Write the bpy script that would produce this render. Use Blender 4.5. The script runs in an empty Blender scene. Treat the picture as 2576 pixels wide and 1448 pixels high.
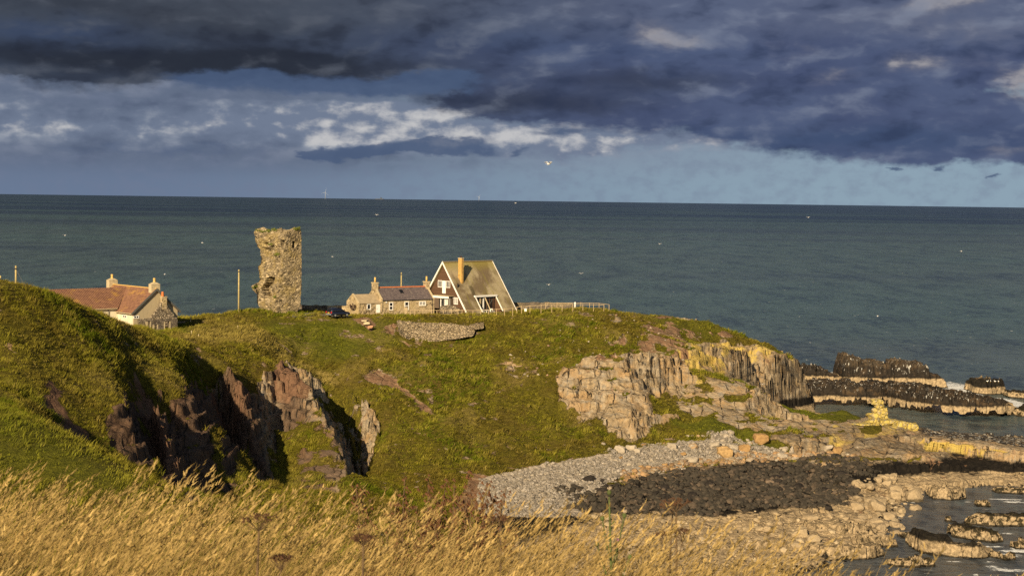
import bpy, bmesh, math, random
import numpy as np
from mathutils import Vector, Matrix
from mathutils.geometry import delaunay_2d_cdt
rng = np.random.default_rng(7)
random.seed(7)
SC = bpy.context.scene
COL = SC.collection
# ------------------------------------------------------------------ camera
F = 4000.0                       # focal length in survey units (frame 2576 wide)
CAMZ = 45.0                      # eye height above the sea
PITCH = math.atan((724 - 502) / F)
ROLL = 0.0132
cp, sp, cr, sr = math.cos(PITCH), math.sin(PITCH), math.cos(ROLL), math.sin(ROLL)
FW = np.array([0, cp, -sp]); U0 = np.array([0, sp, cp]); X0 = np.array([1.0, 0, 0])
RC = cr * X0 + sr * U0
UC = -sr * X0 + cr * U0
def ray(X, Y): return FW + RC * ((X - 1288) / F) - UC * ((Y - 724) / F)
def P(X, Y, d):                  # sight line X,Y met at distance d ahead
    r = ray(X, Y); return np.array([0, 0, CAMZ]) + r * (d / r[1])
def Z(X, Y, z):                  # sight line X,Y met at height z
    r = ray(X, Y); return np.array([0, 0, CAMZ]) + r * ((z - CAMZ) / r[2])
def W(X, d, z):                  # bearing X, distance d, height z
    return np.array([(X - 1288) / F * d, d, z])
cam = bpy.data.cameras.new('camera'); camo = bpy.data.objects.new('camera', cam); COL.objects.link(camo)
cam.sensor_width = 36; cam.lens = F / 2576 * 36; cam.clip_start = 0.1; cam.clip_end = 200000
M = Matrix.Identity(4)
for i in range(3):
    M[i][0] = RC[i]; M[i][1] = UC[i]; M[i][2] = -FW[i]
M[2][3] = CAMZ
camo.matrix_world = M
cam.dof.use_dof = True; cam.dof.focus_distance = 280; cam.dof.aperture_fstop = 9
SC.camera = camo
# ------------------------------------------------------------------ noise
def _hash(ix, iy, s):
    h = (ix.astype(np.int64) * 374761393 + iy.astype(np.int64) * 668265263 + s * 1442695041) & 0xffffffff
    h = ((h ^ (h >> 13)) * 1274126177) & 0xffffffff
    return ((h ^ (h >> 16)) & 0xffffff) / float(0xffffff)
def vnoise(x, y, s=0):
    ix = np.floor(x); iy = np.floor(y); fx = x - ix; fy = y - iy
    fx = fx * fx * fx * (fx * (fx * 6 - 15) + 10); fy = fy * fy * fy * (fy * (fy * 6 - 15) + 10)
    a = _hash(ix, iy, s); b = _hash(ix + 1, iy, s); c = _hash(ix, iy + 1, s); d = _hash(ix + 1, iy + 1, s)
    return (a + (b - a) * fx) * (1 - fy) + (c + (d - c) * fx) * fy
def fbm(x, y, s=0, o=4):
    t = 0; a = .5; n = 0
    for k in range(o):
        t = t + a * (vnoise(x * 2 ** k + 17.3 * k, y * 2 ** k - 9.1 * k, s + k) * 2 - 1); n += a; a *= .5
    return t / n
def cell(x, y, s=0):             # nearest jittered cell: random id and distance
    ix = np.floor(x); iy = np.floor(y); best = np.full(np.shape(x), 9.0); idv = np.zeros(np.shape(x))
    for dx in (-1, 0, 1):
        for dy in (-1, 0, 1):
            cx = ix + dx; cy = iy + dy
            px = cx + _hash(cx, cy, s); py = cy + _hash(cx, cy, s + 5)
            D = (px - x) ** 2 + (py - y) ** 2
            m = D < best
            best = np.where(m, D, best); idv = np.where(m, _hash(cx, cy, s + 11), idv)
    return idv, np.sqrt(best)
def sstep(a, b, x):
    t = np.clip((x - a) / (b - a), 0, 1); return t * t * (3 - 2 * t)
# ------------------------------------------------------------------ object helpers
def tag(o, label=None, cat=None, group=None, kind=None):
    if label: o['label'] = label
    if cat: o['category'] = cat
    if group: o['group'] = group
    if kind or cat: o['kind'] = kind or 'thing'
    return o
def empty(name, loc, rz=0, label=None, cat=None, group=None):
    o = bpy.data.objects.new(name, None); COL.objects.link(o)
    o.location = [float(v) for v in loc]; o.rotation_euler = (0, 0, rz); o.empty_display_size = .3
    return tag(o, label, cat, group)
def copy_tree(o, parent=None):
    c = o.copy(); COL.objects.link(c); c.parent = parent
    for ch in list(o.children): copy_tree(ch, c)
    return c
def np_mesh(name, V, Fc, mat=None, parent=None, smooth=False, attrs=None, loc=None):
    """V (n,3), Fc (m,k) all the same k"""
    me = bpy.data.meshes.new(name); V = np.asarray(V, np.float32); Fc = np.asarray(Fc, np.int32); k = Fc.shape[1]
    me.vertices.add(len(V)); me.vertices.foreach_set('co', V.ravel())
    me.loops.add(Fc.size); me.loops.foreach_set('vertex_index', Fc.ravel())
    me.polygons.add(len(Fc)); me.polygons.foreach_set('loop_start', np.arange(0, Fc.size, k, dtype=np.int32))
    me.polygons.foreach_set('loop_total', np.full(len(Fc), k, np.int32))
    me.polygons.foreach_set('use_smooth', np.full(len(Fc), smooth, bool))
    me.update(calc_edges=True)
    for nm, arr in (attrs or {}).items():
        a = me.color_attributes.new(nm, 'FLOAT_COLOR', 'POINT'); a.data.foreach_set('color', np.asarray(arr, np.float32).ravel())
    o = bpy.data.objects.new(name, me); COL.objects.link(o)
    if mat: me.materials.append(mat)
    if parent: o.parent = parent
    if loc is not None: o.location = [float(v) for v in loc]
    return o
class MB:                        # collects shapes into ONE mesh
    def __init__(s): s.v = []; s.f = []
    def add(s, V, Fs):
        n = len(s.v); s.v += [tuple(float(c) for c in p) for p in V]; s.f += [tuple(i + n for i in q) for q in Fs]; return s
    def box(s, a0, a1, b0, b1, c0, c1):
        return s.add([(a0,b0,c0),(a1,b0,c0),(a1,b1,c0),(a0,b1,c0),(a0,b0,c1),(a1,b0,c1),(a1,b1,c1),(a0,b1,c1)],
                     [(3,2,1,0),(4,5,6,7),(0,1,5,4),(1,2,6,5),(2,3,7,6),(3,0,4,7)])
    def hexa(s, B, T):           # bottom 4, top 4
        return s.add(list(B) + list(T), [(3,2,1,0),(4,5,6,7),(0,1,5,4),(1,2,6,5),(2,3,7,6),(3,0,4,7)])
    def prism(s, poly, off):     # planar polygon extruded by vector off
        n = len(poly); A = [Vector(p) for p in poly]; B = [p + Vector(off) for p in A]
        return s.add(A + B, [tuple(range(n))[::-1], tuple(range(n, 2 * n))] + [(i, (i + 1) % n, n + (i + 1) % n, n + i) for i in range(n)])
    def bar(s, p, q, w, h=None, up=(0, 0, 1)):
        p = Vector(p); q = Vector(q); h = h or w; d = (q - p).normalized(); u = Vector(up)
        if abs(d.dot(u)) > .97: u = Vector((0, 1, 0))
        r = d.cross(u).normalized() * w / 2; u = r.cross(d).normalized() * h / 2
        return s.hexa([p - r - u, p + r - u, p + r + u, p - r + u], [q - r - u, q + r - u, q + r + u, q - r + u])
    def tube(s, pts, rad, n=8):
        pts = [Vector(p) for p in pts]; R = rad if isinstance(rad, (list, tuple)) else [rad] * len(pts); rings = []
        V = []
        for i, p in enumerate(pts):
            d = (pts[min(i + 1, len(pts) - 1)] - pts[max(i - 1, 0)]).normalized()
            a = d.orthogonal().normalized() if abs(d.z) < .95 else Vector((1, 0, 0)); a = (a - d * a.dot(d)).normalized(); b = d.cross(a)
            for k in range(n):
                t = 2 * math.pi * k / n; V.append(p + (a * math.cos(t) + b * math.sin(t)) * R[i])
        Fs = [(i * n + k, i * n + (k + 1) % n, (i + 1) * n + (k + 1) % n, (i + 1) * n + k) for i in range(len(pts) - 1) for k in range(n)]
        Fs += [tuple(range(n))[::-1], tuple(range((len(pts) - 1) * n, len(pts) * n))]
        return s.add(V, Fs)
    def build(s, name, mat, parent=None, smooth=False, bevel=0, loc=None):
        me = bpy.data.meshes.new(name); me.from_pydata(s.v, [], s.f); me.update()
        bm = bmesh.new(); bm.from_mesh(me); bmesh.ops.recalc_face_normals(bm, faces=bm.faces); bm.to_mesh(me); bm.free()
        if smooth: me.polygons.foreach_set('use_smooth', [True] * len(me.polygons))
        me.materials.append(mat)
        o = bpy.data.objects.new(name, me); COL.objects.link(o); o.parent = parent
        if loc is not None: o.location = [float(v) for v in loc]
        if bevel:
            m = o.modifiers.new('bevel', 'BEVEL'); m.width = bevel; m.segments = 1
        return o
# ------------------------------------------------------------------ node helpers
class NT:
    def __init__(s, tree): s.t = tree
    def n(s, typ, ins=None, **props):
        nd = s.t.nodes.new(typ)
        for k, v in props.items(): setattr(nd, k, v)
        for k, v in (ins or {}).items(): s.set(nd.inputs[k], v)
        return nd
    def set(s, sock, v):
        if hasattr(v, 'outputs'): v = v.outputs[0]
        if isinstance(v, bpy.types.NodeSocket): s.t.links.new(v, sock)
        else:
            if isinstance(v, (tuple, list)) and len(v) == 3 and sock.type == 'RGBA': v = tuple(v) + (1,)
            sock.default_value = v
    def math(s, op, a, b=0.0, c=None, clamp=False):
        nd = s.n('ShaderNodeMath', {0: a, 1: b}, operation=op, use_clamp=clamp)
        if c is not None: s.set(nd.inputs[2], c)
        return nd.outputs[0]
    def mix(s, f, a, b, blend='MIX'):
        nd = s.t.nodes.new('ShaderNodeMix'); nd.data_type = 'RGBA'; nd.blend_type = blend; nd.clamp_factor = True
        s.set(nd.inputs[0], f); s.set(nd.inputs[6], a); s.set(nd.inputs[7], b); return nd.outputs[2]
    def ramp(s, f, stops, interp='LINEAR'):
        nd = s.t.nodes.new('ShaderNodeValToRGB'); s.set(nd.inputs[0], f); cr_ = nd.color_ramp; cr_.interpolation = interp
        while len(cr_.elements) < len(stops): cr_.elements.new(.5)
        for e, (p, c) in zip(cr_.elements, stops):
            e.position = p; e.color = (c, c, c, 1) if not isinstance(c, (tuple, list)) else tuple(c) + (1,)
        return nd.outputs[0]
    def step(s, x, a, b):        # smooth 0..1 between a and b
        nd = s.n('ShaderNodeMapRange', {0: x, 1: a, 2: b, 3: 0.0, 4: 1.0}, interpolation_type='SMOOTHSTEP'); return nd.outputs[0]
    def noise(s, vec, scale, detail=4, rough=.55, dist=0, out=0):
        nd = s.n('ShaderNodeTexNoise', {'Scale': scale, 'Detail': detail, 'Roughness': rough, 'Distortion': dist})
        if vec is not None: s.set(nd.inputs['Vector'], vec)
        return nd.outputs[out]
    def voro(s, vec, scale, feature='F1', out=0, rnd=1.0):
        nd = s.n('ShaderNodeTexVoronoi', {'Scale': scale, 'Randomness': rnd}, feature=feature); s.set(nd.inputs['Vector'], vec); return nd.outputs[out]
    def mapping(s, vec, scale=(1, 1, 1), rot=(0, 0, 0), loc=(0, 0, 0)):
        return s.n('ShaderNodeMapping', {0: vec, 1: loc, 2: rot, 3: scale}).outputs[0]
    def sep(s, v): return s.n('ShaderNodeSeparateXYZ', {0: v}).outputs
    def comb(s, x, y, z): return s.n('ShaderNodeCombineXYZ', {0: x, 1: y, 2: z}).outputs[0]
    def warp(s, vec, scale, amt, detail=3):
        c = s.noise(vec, scale, detail, out=1)
        d = s.n('ShaderNodeVectorMath', {0: c, 1: (.5, .5, .5)}, operation='SUBTRACT').outputs[0]
        d = s.n('ShaderNodeVectorMath', {0: d, 3: amt}, operation='SCALE').outputs[0]
        return s.n('ShaderNodeVectorMath', {0: vec, 1: d}, operation='ADD').outputs[0]
def newmat(name):
    m = bpy.data.materials.new(name); m.use_nodes = True; t = m.node_tree; t.nodes.clear(); N = NT(t)
    out = t.nodes.new('ShaderNodeOutputMaterial'); bs = t.nodes.new('ShaderNodeBsdfPrincipled')
    t.links.new(bs.outputs[0], out.inputs[0]); bs.inputs['Specular IOR Level'].default_value = .25
    return m, N, bs, out
def bump(N, bs, h, strength=.6, dist=.05):
    b = N.n('ShaderNodeBump', {'Strength': strength, 'Distance': dist, 'Height': h}); N.set(bs.inputs['Normal'], b.outputs[0]); return b
def simple(name, c, rough=.7, var=.25, scale=3.0, metal=0, spec=.25, bmp=0):
    m, N, bs, out = newmat(name)
    tc = N.n('ShaderNodeTexCoord').outputs['Object']
    f = N.noise(tc, scale, 5, .6)
    N.set(bs.inputs['Base Color'], N.mix(N.ramp(f, [(.3, 0.0), (.7, 1.0)]), tuple(v * (1 - var) for v in c), tuple(min(1, v * (1 + var)) for v in c)))
    bs.inputs['Roughness'].default_value = rough; bs.inputs['Metallic'].default_value = metal; bs.inputs['Specular IOR Level'].default_value = spec
    if bmp: bump(N, bs, N.noise(tc, scale * 6, 4), .5, bmp)
    return m
# ------------------------------------------------------------------ render settings, sun, sky
SC.view_settings.view_transform = 'Standard'; SC.view_settings.look = 'None'
SC.view_settings.exposure = 0.55; SC.view_settings.gamma = 1
SC.render.engine = 'CYCLES'
SC.cycles.use_denoising = False
SC.cycles.max_bounces = 5; SC.cycles.diffuse_bounces = 2; SC.cycles.glossy_bounces = 2
SC.cycles.transmission_bounces = 2; SC.cycles.transparent_max_bounces = 4
SUN_EL = math.radians(23.5); SUN_H = np.array([-.326, -.945])
SUN_H = SUN_H / np.linalg.norm(SUN_H)
sunv = Vector((SUN_H[0] * math.cos(SUN_EL), SUN_H[1] * math.cos(SUN_EL), math.sin(SUN_EL)))
sl = bpy.data.lights.new('sun', 'SUN'); sl.energy = 5.0; sl.angle = math.radians(.55); sl.color = (1, .80, .52)
so = bpy.data.objects.new('sun', sl); COL.objects.link(so); so.rotation_euler = sunv.to_track_quat('Z', 'Y').to_euler(); so.location = (-40, -40, 90)
def srgb(r, g, b):
    f = lambda c: (c / 255 / 12.92) if c <= 10.3 else ((c / 255 + .055) / 1.055) ** 2.4
    return (f(r), f(g), f(b))
EXPO = 2 ** SC.view_settings.exposure
def sky(r, g, b): return tuple(v / EXPO for v in srgb(r, g, b))
wd = bpy.data.worlds.new('World'); SC.world = wd; wd.use_nodes = True
wt = wd.node_tree; wt.nodes.clear(); N = NT(wt)
wo = wt.nodes.new('ShaderNodeOutputWorld')
st = N.n('ShaderNodeTexSky', sky_type='NISHITA', sun_disc=False)
st.sun_elevation = SUN_EL; st.sun_rotation = math.atan2(SUN_H[0], SUN_H[1]); st.altitude = 50
clear = N.n('ShaderNodeBackground', {0: st.outputs[0], 1: .05})
gen = N.n('ShaderNodeTexCoord').outputs['Generated']
dx, dy, dz = N.sep(gen)
AZ = N.math('MULTIPLY', N.math('ARCTAN2', dx, dy), 57.29578)            # bearing, degrees
EL = N.math('MULTIPLY', N.math('ARCSINE', dz), 57.29578)                # elevation, degrees
q = N.comb(N.math('MULTIPLY', AZ, .42), EL, 0.0)
# cloud edges: warp bearing and elevation with billowing noise
wn = N.noise(q, .5, 5, .55, out=1); wx, wy, _ = N.sep(wn)
wn2 = N.noise(q, 1.9, 6, .6, out=1); vx, vy, _2 = N.sep(wn2)
def off(a, b, k1, k2): return N.math('ADD', N.math('MULTIPLY', N.math('SUBTRACT', a, .5), k1), N.math('MULTIPLY', N.math('SUBTRACT', b, .5), k2))
AW = N.math('ADD', AZ, off(wx, vx, 5.0, 2.0)); EW = N.math('ADD', EL, off(wy, vy, 1.0, .7))
D1 = 57.29578 / F
def blob(X, Y, sx, sy, k=1.0):   # soft mass centred on a bearing/elevation
    a = N.math('MULTIPLY', N.math('SUBTRACT', AW, (X - 1288) * D1), 1 / (sx * D1))
    e = N.math('MULTIPLY', N.math('SUBTRACT', EW, (502 - Y) * D1 + (X - 1288) * D1 * -.0132), 1 / (sy * D1))
    r = N.math('ADD', N.math('MULTIPLY', a, a), N.math('MULTIPLY', e, e))
    return N.math('MULTIPLY', N.math('EXPONENT', N.math('MULTIPLY', r, -1.0)), k)
def total(L):
    t = L[0]
    for b in L[1:]: t = N.math('ADD', t, b)
    return t
def above(Y, soft, E=None):      # everything higher than elevation Y
    return N.step(E or EW, (502 - Y - soft) * D1, (502 - Y + soft) * D1)
def mul(a, b): return N.math('MULTIPLY', a, b)
q2 = N.comb(N.math('MULTIPLY', AZ, .68), EL, 3.0)
fine = N.noise(q2, 2.0, 7, .56); med = N.noise(q2, .9, 5, .5, .3); bil = N.noise(q, .55, 4, .5)
# billows: the same cloud field sampled a little up sun gives lit and shaded flanks
q3 = N.warp(N.comb(N.math('MULTIPLY', AZ, .46), EL, 7.0), .9, .5)
e1 = N.noise(q3, .75, 6, .5); e2 = N.noise(N.n('ShaderNodeVectorMath', {0: q3, 1: (-.22, .30, 0)}, operation='ADD').outputs[0], .75, 6, .5)
relief = N.math('SUBTRACT', e1, e2)
# open air low in the sky: grey blue at left, pale blue grey at right
low = N.mix(N.step(AZ, -15.0, 13.0), sky(105, 121, 147), sky(140, 162, 178))
low = N.mix(mul(N.step(EL, .1, 2.6), N.step(AZ, 0.0, -9.0)), low, sky(94, 104, 126))
low = N.mix(mul(N.step(EL, .5, 1.7), N.step(AZ, 14.0, 2.0)), low, N.mix(N.step(AZ, -9.0, 4.0), sky(98, 110, 132), sky(130, 146, 164)))
low = N.mix(mul(N.step(fine, .4, .7), .35), low, sky(112, 122, 146))
low = N.mix(mul(mul(N.step(relief, .0, .2), N.step(EL, .7, 1.8)), N.math('MULTIPLY', N.step(AZ, 3.0, -4.0), .55)), low, sky(134, 142, 160))
low = N.mix(mul(mul(N.step(relief, .0, -.18), N.step(EL, .6, 1.8)), N.math('MULTIPLY', N.step(AZ, 3.0, -4.0), .6)), low, sky(72, 84, 108))
# pale sunlit cumulus, flat topped under the dark base
band = mul(N.math('SUBTRACT', 1.0, above(262, 5, N.math('ADD', EL, N.math('MULTIPLY', N.math('SUBTRACT', vy, .5), .22)))), total([blob(800, 300, 300, 55, .6), blob(1000, 300, 180, 45, .75)]))
lightm = total([band, blob(1420, 335, 300, 42, 1.0), blob(1250, 370, 330, 40, .55), blob(40, 335, 170, 55, .8), blob(300, 355, 220, 45, .5), blob(1780, 345, 220, 22, .75), blob(1430, 372, 90, 20, .9), blob(620, 345, 320, 48, .5), blob(900, 340, 320, 44, .5)])
lightm = mul(lightm, N.math('ADD', .45, N.math('ADD', mul(fine, .4), N.math('ADD', mul(med, .5), mul(relief, 1.6)))))
base = N.mix(N.step(lightm, .15, .9), low, N.mix(N.step(N.math('ADD', N.math('MULTIPLY', relief, 2.2), fine), .35, .85), sky(112, 124, 146), N.mix(N.step(lightm, .55, 1.0), sky(144, 152, 166), sky(192, 192, 194))))
# small dark scud under the band
scud = total([blob(940, 390, 110, 15, 1.1), blob(1120, 376, 120, 22, 1.2), blob(1090, 365, 40, 16, .6), blob(820, 398, 34, 15, 1.0), blob(1430, 328, 110, 15, .9), blob(1740, 326, 110, 14, .9), blob(560, 400, 300, 26, .35), blob(2205, 399, 22, 7, .9), blob(2340, 397, 34, 9, .9), blob(2470, 408, 18, 5, .7), blob(250, 398, 330, 22, .35), blob(1310, 385, 40, 8, .6)])
scud = mul(scud, N.math('ADD', .45, fine))
base = N.mix(mul(N.step(scud, .3, .8), .85), base, sky(74, 91, 121))
# the dark roof of storm cloud
dark = total([above(208, 30), blob(1750, 245, 600, 72, 1.1), blob(2250, 300, 480, 78, 1.25), blob(1330, 262, 230, 34, .9), blob(2500, 345, 260, 36, .9), blob(200, 215, 420, 36, .5), blob(240, 262, 300, 30, .35)])
dark = N.math('ADD', dark, mul(N.math('SUBTRACT', fine, .5), .5))
dcol = N.mix(N.step(AZ, -12.0, 8.0), sky(50, 57, 72), sky(72, 83, 114))
dcol = N.mix(mul(N.step(bil, .38, .62), .55), dcol, N.mix(N.step(AZ, -10.0, 4.0), sky(68, 78, 95), sky(88, 101, 131)))
dcol = N.mix(mul(above(95, 40), .5), dcol, N.mix(N.step(AZ, -6.0, 8.0), sky(76, 82, 92), sky(98, 107, 130)))
dk2 = total([blob(330, 180, 560, 34, 1.0), blob(780, 185, 330, 40, .8), blob(1620, 195, 330, 42, .8), blob(1320, 262, 330, 32, .8), blob(150, 60, 330, 50, .6), blob(700, 90, 330, 40, .5)])
dcol = N.mix(mul(N.step(dk2, .2, 1.0), .85), dcol, N.mix(N.step(AZ, -8.0, 4.0), sky(40, 45, 56), sky(52, 58, 76)))
dcol = N.mix(mul(total([blob(1950, 335, 330, 32, .9), blob(2320, 340, 330, 36, .8), blob(130, 135, 220, 26, .6), blob(1230, 90, 260, 40, .5), blob(1560, 120, 260, 30, .4)]), .75), dcol, sky(64, 80, 112))
pale = total([blob(520, 5, 200, 34, .9), blob(255, 5, 60, 20, .8), blob(1600, 70, 110, 36, .9), blob(1720, 95, 90, 26, 1.0), blob(1950, 110, 70, 40, .8), blob(2040, 182, 80, 22, 1.0), blob(2245, 150, 90, 26, 1.1), blob(2545, 190, 60, 70, 1.3), blob(2400, 100, 220, 90, .7), blob(2340, -5, 120, 22, 1.0), blob(2120, 40, 260, 50, .5), blob(2520, 360, 110, 18, .9), blob(1250, 20, 420, 40, .4)])
soft = N.noise(q2, 1.1, 4, .45, .2)
pale = mul(pale, N.math('ADD', .05, N.math('ADD', mul(soft, .9), N.math('ADD', mul(fine, .4), mul(relief, 2.4)))))
dcol = N.mix(mul(N.step(pale, .2, 1.1), .85), dcol, N.mix(N.step(pale, .5, 1.35), sky(108, 111, 127), sky(166, 162, 164)))
dcol = N.mix(mul(N.step(relief, .0, .22), .75), dcol, N.mix(N.step(AZ, -8.0, 6.0), sky(86, 92, 104), sky(120, 129, 150)))
dcol = N.mix(mul(N.step(relief, .0, -.2), .65), dcol, N.mix(N.step(AZ, -8.0, 6.0), sky(36, 41, 54), sky(46, 57, 84)))
# blue grey veil between the two dark layers
veil = total([blob(840, 232, 330, 30, 1.0), blob(560, 215, 120, 20, .7), blob(1060, 215, 120, 24, .8)])
front = N.mix(N.step(dark, .30, .72), base, dcol)
front = N.mix(mul(N.step(veil, .25, .85), .9), front, N.mix(fine, sky(62, 79, 110), sky(80, 98, 128)))
front = N.mix(N.step(EL, 8.5, 20.0), front, N.mix(N.step(med, .3, .7), sky(26, 31, 43), sky(52, 59, 75)))
cloudbg = N.n('ShaderNodeBackground', {0: front, 1: 1.0})
mixs = N.n('ShaderNodeMixShader', {0: N.step(dy, -.25, .25), 1: clear.outputs[0], 2: cloudbg.outputs[0]})
wt.links.new(mixs.outputs[0], wo.inputs[0])
wd.cycles.sampling_method = 'MANUAL'; wd.cycles.sample_map_resolution = 512
# ------------------------------------------------------------------ terrain: surveyed break lines -> triangulated -> fine grid
LINES = []
def line(s, kind='d'):
    pts = []
    for t in s.replace('\n', ' ').split(';'):
        t = t.strip()
        if not t: continue
        a, b, c = t.split(',')
        c = c.strip()
        pts.append(Z(float(a), float(b), float(c[1:])) if c[0] == 'z' else P(float(a), float(b), float(c)))
    LINES.append(pts)
def wline(s):                    # bearing, distance, height
    LINES.append([W(*[float(v) for v in t.split(',')]) for t in s.replace('\n', ' ').split(';') if t.strip()])
# bank under the viewpoint
for d, zl, zc, zr in ((1, 43.3, 43.3, 43.3), (6, 42.98, 42.95, 42.93), (8.5, 42.84, 42.76, 42.66), (11, 42.58, 42.40, 42.02), (14, 41.5, 40.9, 40.2), (24, 37, 35, 33), (48, 30, 26, 22), (75, 25, 17, 13)):
    wline(f'-500,{d},{zl}; 300,{d},{zl}; 1288,{d},{zc}; 2300,{d},{zr}; 3100,{d},{zr}')
wline('-500,420,-5;600,420,-5;1288,420,-5;2300,420,-5;3100,420,-5')
# near spur at lower left
line('-500,1240,100;-120,1260,102;0,1270,103;150,1310,101;300,1370,98;430,1410,96;560,1450,95')
line('-500,960,122;-120,985,120;0,996,118;31,1002,117.5;94,1024,116.5;125,1055,116;175,1074,115;219,1105,114;266,1127,113;300,1152,112;344,1168,111;406,1195,110;470,1245,109;560,1330,108')
line('-500,985,138;-120,1012,136;0,1030,133;125,1090,131;219,1140,129;300,1190,127;406,1240,126;520,1300,124')
# near hill
line('-500,650,170;-200,690,185;-60,700,188;0,704,190;62,713,192;125,725,196;172,741,200;234,771,207;281,791,213;312,807,218;350,822,224;387,833,229;406,847,232;440,862,238;490,872,246;545,874,252;600,872,262;650,874,268;690,884,272')
line('-500,690,205;-200,725,215;0,742,220;125,768,228;234,806,240;312,832,248;380,846,254')
wline('-500,250,22;0,252,22;250,258,22;420,262,22.3')
wline('-500,300,21.5;0,300,21.5;250,305,21.5;420,310,21')
wline('-500,325,3;0,325,3;250,327,3;420,328,2'); wline('-500,336,-4;0,336,-4;250,337,-4;430,338,-4')
line('-500,840,158;-150,850,173;0,840,176;100,850,182;200,870,189;280,880,198;340,890,209;395,893,221')
line('-500,960,148;-150,960,158;0,950,160;60,945,165;110,948,170;200,950,180;270,940,188;330,925,199;400,900,214;440,885,226')
line('30,1012,149;60,1030,150;130,1075,153;200,1115,157;270,1155,160')
# ribs and gullies of the eroded bank
line('300,950,187;312,1010,175;335,1090,169;372,1165,165;390,1215,162')
line('322,965,197;347,1040,199;368,1110,193;392,1178,182;410,1225,172')
line('352,938,196;385,1000,188;412,1080,181;447,1180,174;470,1235,170')
line('420,985,201;455,1090,196;486,1190,188')
line('440,905,216;478,990,206;508,1090,198;530,1190,190;545,1250,186')
line('492,905,234;530,960,243;562,1050,241;592,1140,232;604,1240,214')
line('545,890,246;598,950,238;625,1040,229;650,1130,220;690,1220,210')
line('645,962,250;672,1040,250;692,1090,245;704,1140,235;704,1230,216')
line('655,892,262;715,915,257;775,965,250;805,1030,241;852,1110,230;873,1190,220;862,1245,213')
line('745,1030,246;760,1100,234;780,1180,222;740,1240,213')
line('730,905,277;782,948,279;824,1003,278;854,1063,271;884,1133,260;900,1198,246;905,1250,229')
line('455,833,276;520,824,280;600,824,285;635,836,284;713,888,280;776,924,277;823,947,275;876,964,270;930,1005,262;960,1060,253;1040,1110,246;1130,1165,239;1205,1192,236;1235,1215,233')
line('940,1120,243;1000,1180,234;1080,1230,226;1180,1262,222;1300,1330,205')
# plateau rim and sea cliff behind it
line('455,826,286;487,807,293;547,783,301;594,777,306;640,769,310;662,776,314;690,786,330')
line('487,830,312;547,812,320;594,800,326;640,800,332')
line('640,814,303;700,811,302;780,808,302;870,801,305;960,797,307;1000,796,308;1100,795,310;1180,792,314;1300,787,322;1400,782,326;1480,778,328;1530,777,328')
line('760,785,336;900,784,338;1060,785,340;1200,785,343;1300,779,342;1400,776,341;1500,774,339;1536,778,336')
wline('600,346,-4;760,354,-4;900,356,-4;1060,358,-4;1200,360,-4;1300,360,-4;1400,360,-4;1500,360,-4')
# main grass slope
line('720,850,291;800,850,296;900,845,297')
line('990,806,306.5;1100,811,306;1217,815,307'); line('1000,842,303;1060,860,301;1130,862,301;1205,848,303')
line('880,930,281;1000,930,281;1100,930,281;1200,930,282;1300,925,286;1375,915,291')
line('960,1010,265;1060,1010,266;1160,1010,267;1260,1010,269;1360,1005,272')
line('1060,1080,253;1150,1080,254;1250,1090,255;1350,1090,258;1440,1075,264')
line('1220,1196,z3.9;1300,1180,z4.2;1400,1165,z4.5;1500,1146,z4.9;1560,1132,z5.2;1640,1118,z5.7;1720,1108,z5.9;1800,1105,z5.6;1880,1115,z4.9;1950,1130,z4.0;2010,1140,z3.2')
line('1300,850,303;1400,840,308;1480,828,311;1560,832,310')
# left rock face
line('1391,960,277;1440,925,278;1490,892,281;1560,890,282;1640,885,285;1700,893,290')
line('1416,1000,271;1480,1000,271.5;1530,985,271;1560,1000,269;1605,985,272.5;1638,993,275')
line('1447,1030,268;1500,1052,265;1545,1050,263.5;1590,1033,265;1636,1030,269')
line('1475,1055,267;1522,1080,262.5;1563,1104,259;1600,1121,256.5;1616,1113,259;1643,1067,267')
line('1652,1000,281;1675,985,284;1700,1022,277;1738,1052,273.5;1788,1062,272;1882,1080,270;1938,1100,268;1990,1112,265')
line('1650,1080,268;1700,1085,265.5;1780,1090,264')
# headland: front crest, dip behind it, back slope, sea side
line('1530,777,328;1553,781,328;1594,796,325;1638,815,321;1672,831,318;1744,860,311')
line('1575,800,333;1610,815,331;1660,838,327;1730,866,321')
line('1700,822,336;1800,842,338;1880,856,341')
line('1744,860,311;1819,862,318;1897,866,328;1954,884,338;1990,900,345')
line('1545,783,334;1579,787,337;1625,782,341;1710,788,346;1772,803,349;1850,831,352;1929,854,352;1960,870,351;1988,882,349;2007,906,347.5;2024,936,347;2031,970,346.5')
wline('1560,358,-4;1710,364,-4;1850,366,-4;1960,362,-4;2040,357,-4;2075,350,-4')
line('1640,845,309;1700,866,307'); line('1705,925,297;1760,930,303;1830,935,315;1930,940,334')
line('1690,965,287;1760,955,289;1830,960,289;1907,974,289.5;1947,1003,291;1962,1025,295')
line('1830,985,321;1900,1000,330;1960,1022,336;2010,1024,341;2036,1019,344')
line('1715,1005,282;1800,1012,281.5;1880,1028,281;1930,1052,279')
# low rock platform
line('1962,1025,301;1985,1030,303;2060,1026,305;2120,1032,306;2180,1044,304')
line('1960,1062,288;2060,1062,291;2130,1068,291;2200,1072,z6.2;2260,1073,z5.8;2303,1074,z5.2')
line('2000,1110,264;2065,1104,266.5;2140,1096,270;2210,1092,273;2306,1094,276')
line('2021,1137,259;2080,1142,258;2146,1149,257.5;2230,1146,259;2312,1143,260')
wline('1975,318,-3;2060,316,-3;2180,313,-3;2240,306,-3;2300,301,-3;2330,297,-3')
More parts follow.
